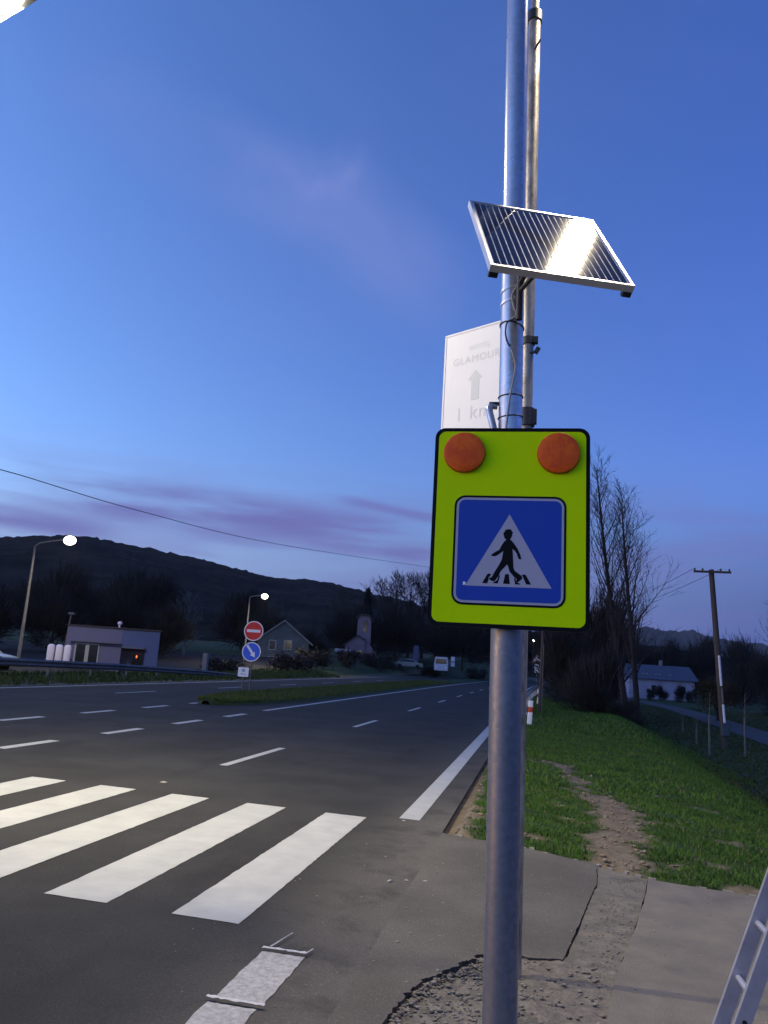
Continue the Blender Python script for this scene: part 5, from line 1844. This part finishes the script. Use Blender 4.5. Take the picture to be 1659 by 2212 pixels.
# round-topped bare trees along the village ridge
proto = place_tree('bare_tree', (-27.6, 147.4, 2.5), bare_tree(15.5, 21, n1=26, spread=0.42, up_ang=(22, 58), start=0.3, trunk_r=0.3, n2=9, n3=7, twig=0.045),
                   'bare round topped tree above the ridge, right next to the dark conifer', 'bare trees on the skyline left of the board')
for (x, y, s_, rz, lab) in ((-24.9, 147, 0.99, 1.2, 'bare round topped tree above the ridge, second from the dark conifer'), (-22.4, 148.5, 1.02, 2.6, 'bare round topped tree above the ridge, third from the dark conifer'),
                            (-19.6, 147.5, 0.98, 4.0, 'bare round topped tree above the ridge, touching the yellow board'), (-31.2, 149, 0.93, 5.2, 'bare round topped tree above the ridge, left of the dark conifer'),
                            (-41.5, 158, 0.85, 0.6, 'low bare tree barely topping the ridge, farthest left of the row')):
    copy_tree(proto, (x, y, 2.4), s_, rz, lab)


def blob(n, rx, ry, rz, seed, size, clump=14, twiggy=False):
    """crown of small leaf faces gathered in clumps inside an ellipsoid"""
    rg = np.random.default_rng(seed)
    c = rg.normal(0, 1, (clump, 3))
    c /= np.linalg.norm(c, axis=1)[:, None]
    c *= rg.uniform(0.35, 0.85, (clump, 1))
    which = rg.integers(0, clump, n)
    p = c[which] + rg.normal(0, 0.20, (n, 3))
    p = p * np.array([rx, ry, rz]) + np.array([0, 0, rz])
    p[:, 2] = np.abs(p[:, 2])
    a = rg.normal(0, 1, (n, 3))
    b = rg.normal(0, 1, (n, 3))
    a /= np.linalg.norm(a, axis=1)[:, None]
    b /= np.linalg.norm(b, axis=1)[:, None]
    s_ = size * rg.uniform(0.5, 1.4, (n, 1))
    if twiggy:
        out = p - np.array([0, 0, rz * 0.5])
        out /= np.linalg.norm(out, axis=1)[:, None]
        a = out * 0.8 + a * 0.45 + np.array([0, 0, 0.55])
        a /= np.linalg.norm(a, axis=1)[:, None]
        V = np.stack([p, p + b * s_ * 0.14, p + a * s_ * 2.0], 1).reshape(-1, 3)
    else:
        V = np.stack([p, p + a * s_, p + b * s_ * 0.7], 1).reshape(-1, 3)
    tone = np.repeat(np.clip(rg.uniform(0, 1, clump)[which] + rg.normal(0, 0.2, n), 0, 1), 3)
    return V, tone


def shrub(name, loc, dims, seed, label, mt, n=2200, size=0.22, cat='shrub', group=None, trunk=None, base=0.0, twiggy=False):
    t = thing(name, loc, label, cat, group)
    V, tone = blob(n, *dims, seed, size, twiggy=twiggy)
    V = V + np.array([0, 0, base])
    raw('crown' if trunk else 'foliage', V, np.arange(len(V)).reshape(-1, 3), M[mt], t, attr=('tone', tone))
    mb = MB()
    if trunk:
        mb.tube([(0, 0, -0.2), (0.02, 0, trunk * 0.6), (0, 0.03, trunk + 0.5)], [0.16, 0.12, 0.06], 8)
        for i in range(5):
            a = i * 1.3
            mb.tube([(0, 0, trunk * 0.8), (math.cos(a) * dims[0] * 0.6, math.sin(a) * dims[1] * 0.6, trunk + dims[2])], [0.06, 0.015], 5, False)
    else:
        rg = random.Random(seed)
        for i in range(9):
            a = rg.uniform(0, 6.28)
            mb.tube([(0, 0, -0.1), (math.cos(a) * dims[0] * 0.4, math.sin(a) * dims[1] * 0.4, dims[2] * 1.1), (math.cos(a) * dims[0] * 0.8, math.sin(a) * dims[1] * 0.8, dims[2] * 2.1)], [0.05, 0.03, 0.008], 5, False)
    me = bpy.data.meshes.new('stem')
    me.from_pydata(mb.v, [], mb.f)
    me.materials.append(M['bark'])
    o = bpy.data.objects.new('trunk' if trunk else 'stems', me)
    COL.objects.link(o)
    o.parent = t
    return t


# bushes along the right embankment
GR = 'dark bushes along the right embankment'
s1 = shrub('dark_bush', (2.9, 42, -0.9), (1.5, 1.9, 1.9), 31, 'dark bush at the foot of the two poplars', 'shrub', 7000, 0.30, group=GR, twiggy=True)
s2 = shrub('dark_bush', (1.9, 52, -0.2), (1.5, 2.4, 2.5), 32, 'tall dark bush just right of the wooden pole', 'shrub', 7000, 0.34, group=GR, twiggy=True)
for src, x, y, z, sc, rz, lab in (
        (s1, 4.5, 41.5, -1.3, 0.50, 1.0, 'low dark bush below the right poplar trunk'),
        (s2, 3.3, 56, -0.4, 1.55, 2.0, 'dark bush bulging under the lower right corner of the yellow board'),
        (s1, 4.4, 60, -0.8, 1.0, 3.0, 'dark bush between the poplars and the white farm building'),
        (s2, 2.3, 66, 0.0, 1.75, 4.0, 'farther dark bush behind the wooden pole'),
        (s1, 4.6, 72, -0.6, 1.45, 5.0, 'broad dark bush behind the poplar trunks'),
        (s2, 5.2, 84, -1.0, 1.15, 0.5, 'dark bush well left of the white farm building'),
        (s1, 3.2, 90, 0.0, 1.6, 1.7, 'far dark bush at the bend of the road'),
        (s2, 5.0, 104, -0.4, 1.9, 2.7, 'far tall dark bush beyond the poplars'),
        (s1, 15.8, 120, -1.2, 0.42, 3.6, 'small dark bush before the left half of the white farm building'),
        (s2, 19.6, 118, -1.2, 0.50, 0.9, 'dark bush before the middle of the white farm building'),
        (s1, 17.6, 121, -1.2, 0.55, 1.9, 'twiggy bush just left of centre before the white farm wall'), (s2, 21.6, 120, -1.2, 0.42, 2.6, 'twiggy bush before the right end of the white farm wall'),
        (s1, 25.5, 108, -1.2, 1.35, 4.4, 'dark bush at the right end of the white farm building'),
        (s2, 24.0, 88, -1.2, 1.25, 5.4, 'dark bush right of the utility pole'),
        (s1, 29.0, 96, -1.2, 1.8, 0.2, 'large dark bush toward the right edge'),
        (s2, 22.0, 74, -1.2, 0.9, 2.2, 'dark bush near the right edge beyond the path')):
    copy_tree(src, (x, y, z), sc, rz, lab)
for i, (x, y, sc, rz, lab) in enumerate(((10, 150, 2.2, 0.3, 'left tree of the dark belt above the white farm roof'), (16, 155, 2.1, 1.3, 'dark tree behind the left half of the white farm roof'),
                                         (22, 152, 2.0, 2.3, 'dark tree behind the right half of the white farm roof'), (29, 150, 2.2, 3.3, 'dark tree behind the utility pole'),
                                         (36, 148, 2.2, 4.3, 'dark tree in the belt at the right edge'), (4, 160, 2.4, 5.3, 'dark tree closing the end of the road'))):
    copy_tree(s2, (x, y, -1.0 if x > 6 else 0.2), sc, rz, lab)
shrub('small_tree', (14.2, 68, -1.2), (1.75, 1.7, 1.45), 41, 'small rounded tree with rusty leaves left of the utility pole', 'rusty_leaf', 3600, 0.16, 'tree', None, 1.0, 0.9)

# village trees at left and behind the junction
wl = place_tree('pale_tree', (-41.0, 85, 0.6), bare_tree(7.6, 33, n1=30, spread=0.40, up_ang=(25, 60), start=0.15, trunk_r=0.16, n2=9, n3=7, twig=0.035), 'pale twiggy tree on the dark slope right of the kiosk', None, ('pale_twig', 'pale_twig'))
VG = 'dark trees of the village'
v1 = shrub('village_tree', (-36.5, 100, 1.0), (3.2, 3.2, 2.6), 51, 'dark tree left of the gabled house', 'shrub', 6000, 0.62, 'tree', VG, 1.6, 1.0, twiggy=True)
for x, y, z, sc, rz, lab in ((-29.2, 118, 2.0, 1.1, 1, 'dark tree between the gabled house and the pink house'), (-21.3, 116, 2.0, 1.15, 2, 'dark tree right of the pink house'),
                             (-23.0, 135, 2.5, 1.25, 3, 'tall dark tree behind the pink house tower'), (-16.5, 130, 2.2, 1.25, 4, 'dark tree behind the white totem sign'),
                             (-12.5, 128, 1.6, 1.25, 5, 'dark tree behind the white van'), (-8.5, 140, 1.5, 1.5, 0.5, 'dark tree left of the thick post far down the road'),
                             (-4.5, 165, 1.2, 1.7, 1.5, 'dark tree at the far end of the road'), (-33, 140, 3.0, 1.3, 2.5, 'dark tree below the conifer'),
                             (-44, 110, 1.6, 1.4, 3.5, 'dark tree behind the pale twiggy tree'), (-52, 95, 1.2, 1.5, 4.5, 'dark tree directly behind the kiosk'),
                             (-62, 90, 1.0, 1.6, 5.5, 'dark tree behind the white tanks'), (-28.3, 96, 0.9, 0.62, 0.9, 'small dark tree over the low bluish shed'),
                             (-17.5, 150, 2.2, 1.35, 2.9, 'large dark tree under the skyline bare trees'), (-27, 150, 2.6, 1.4, 3.9, 'large dark tree under the skyline conifer'),
                             (-70, 120, 1.8, 1.9, 4.9, 'dark tree at the far left foot of the hill'),
                             (-58, 72, 0.4, 1.1, 0.4, 'dark tree above the pale car at the left edge'), (-51, 74, 0.4, 1.0, 1.4, 'dark tree just right of the left street lamp post'),
                             (-45, 78, 0.4, 1.0, 2.4, 'dark tree over the left end of the kiosk roof'), (-39, 76, 0.4, 0.85, 3.4, 'dark tree over the right end of the kiosk roof'),
                             (-66, 68, 0.4, 1.2, 4.4, 'dark tree at the left picture edge behind the car')):
    copy_tree(v1, (x, y, z), sc, rz, lab)
HG = 'low hedge bushes behind the far road edge'
h1 = shrub('hedge_bush', (-23.0, 70, 0.4), (2.2, 1.2, 0.9), 61, 'low hedge bush behind the end of the left guard rail', 'shrub', 1500, 0.25, group=HG)
for i, (x, y, sc, lab) in enumerate(((-25.5, 60, 0.9, 'low hedge bush just behind the left guard rail terminal'), (-24, 80, 1.2, 'low hedge bush before the gabled house'), (-22.5, 90, 1.2, 'low hedge bush before the brown fence'),
                                     (-20.5, 100, 1.2, 'low hedge bush left of the totem sign car'), (-15.8, 116, 1.0, 'low hedge bush between totem sign and van'),
                                     (-9.5, 121, 1.1, 'low hedge bush right of the white letter box'))):
    copy_tree(h1, (x, y, float(gh(x, y)) - 0.1), sc, i * 1.1, lab)
# the dark conifer on the skyline
cf = thing('conifer', (-33.3, 146.4, 2.0), 'dark pointed conifer topping the ridge left of the board', 'tree')
rgc = np.random.default_rng(71)
n = 3600
t_ = rgc.random(n) ** 0.7
rad_ = (1 - t_) * 2.6 * (0.55 + 0.45 * rgc.random(n)) * (0.8 + 0.2 * np.sin(t_ * 60))
an_ = rgc.uniform(0, 6.283, n)
p = np.column_stack([rad_ * np.cos(an_), rad_ * np.sin(an_), 1.0 + t_ * 12.8])
a = rgc.normal(0, 1, (n, 3)) * 0.28
b = rgc.normal(0, 1, (n, 3)) * 0.28
V = np.stack([p, p + a, p + b], 1).reshape(-1, 3)
raw('crown', V, np.arange(len(V)).reshape(-1, 3), M['conifer'], cf, attr=('tone', np.repeat(rgc.random(n), 3)))
mb = MB().tube([(0, 0, -0.5), (0, 0, 6), (0, 0, 13)], [0.25, 0.15, 0.03], 8)
me = bpy.data.meshes.new('trunk')
me.from_pydata(mb.v, [], mb.f)
me.materials.append(M['bark'])
o = bpy.data.objects.new('trunk', me)
COL.objects.link(o)
o.parent = cf

# ================================================================== evening haze
hm = bpy.data.materials.new('haze')
hm.use_nodes = True
nt = hm.node_tree
for n_ in list(nt.nodes):
    nt.nodes.remove(n_)
ho = nt.nodes.new('ShaderNodeOutputMaterial')
pv = nt.nodes.new('ShaderNodeVolumePrincipled')
pv.inputs['Color'].default_value = (0.85, 0.88, 0.95, 1)
pv.inputs['Density'].default_value = 0.00007
nt.links.new(pv.outputs[0], ho.inputs['Volume'])
MB().box((0, 1750, 147), (6300, 5000, 310)).build('haze', hm, kind='stuff')
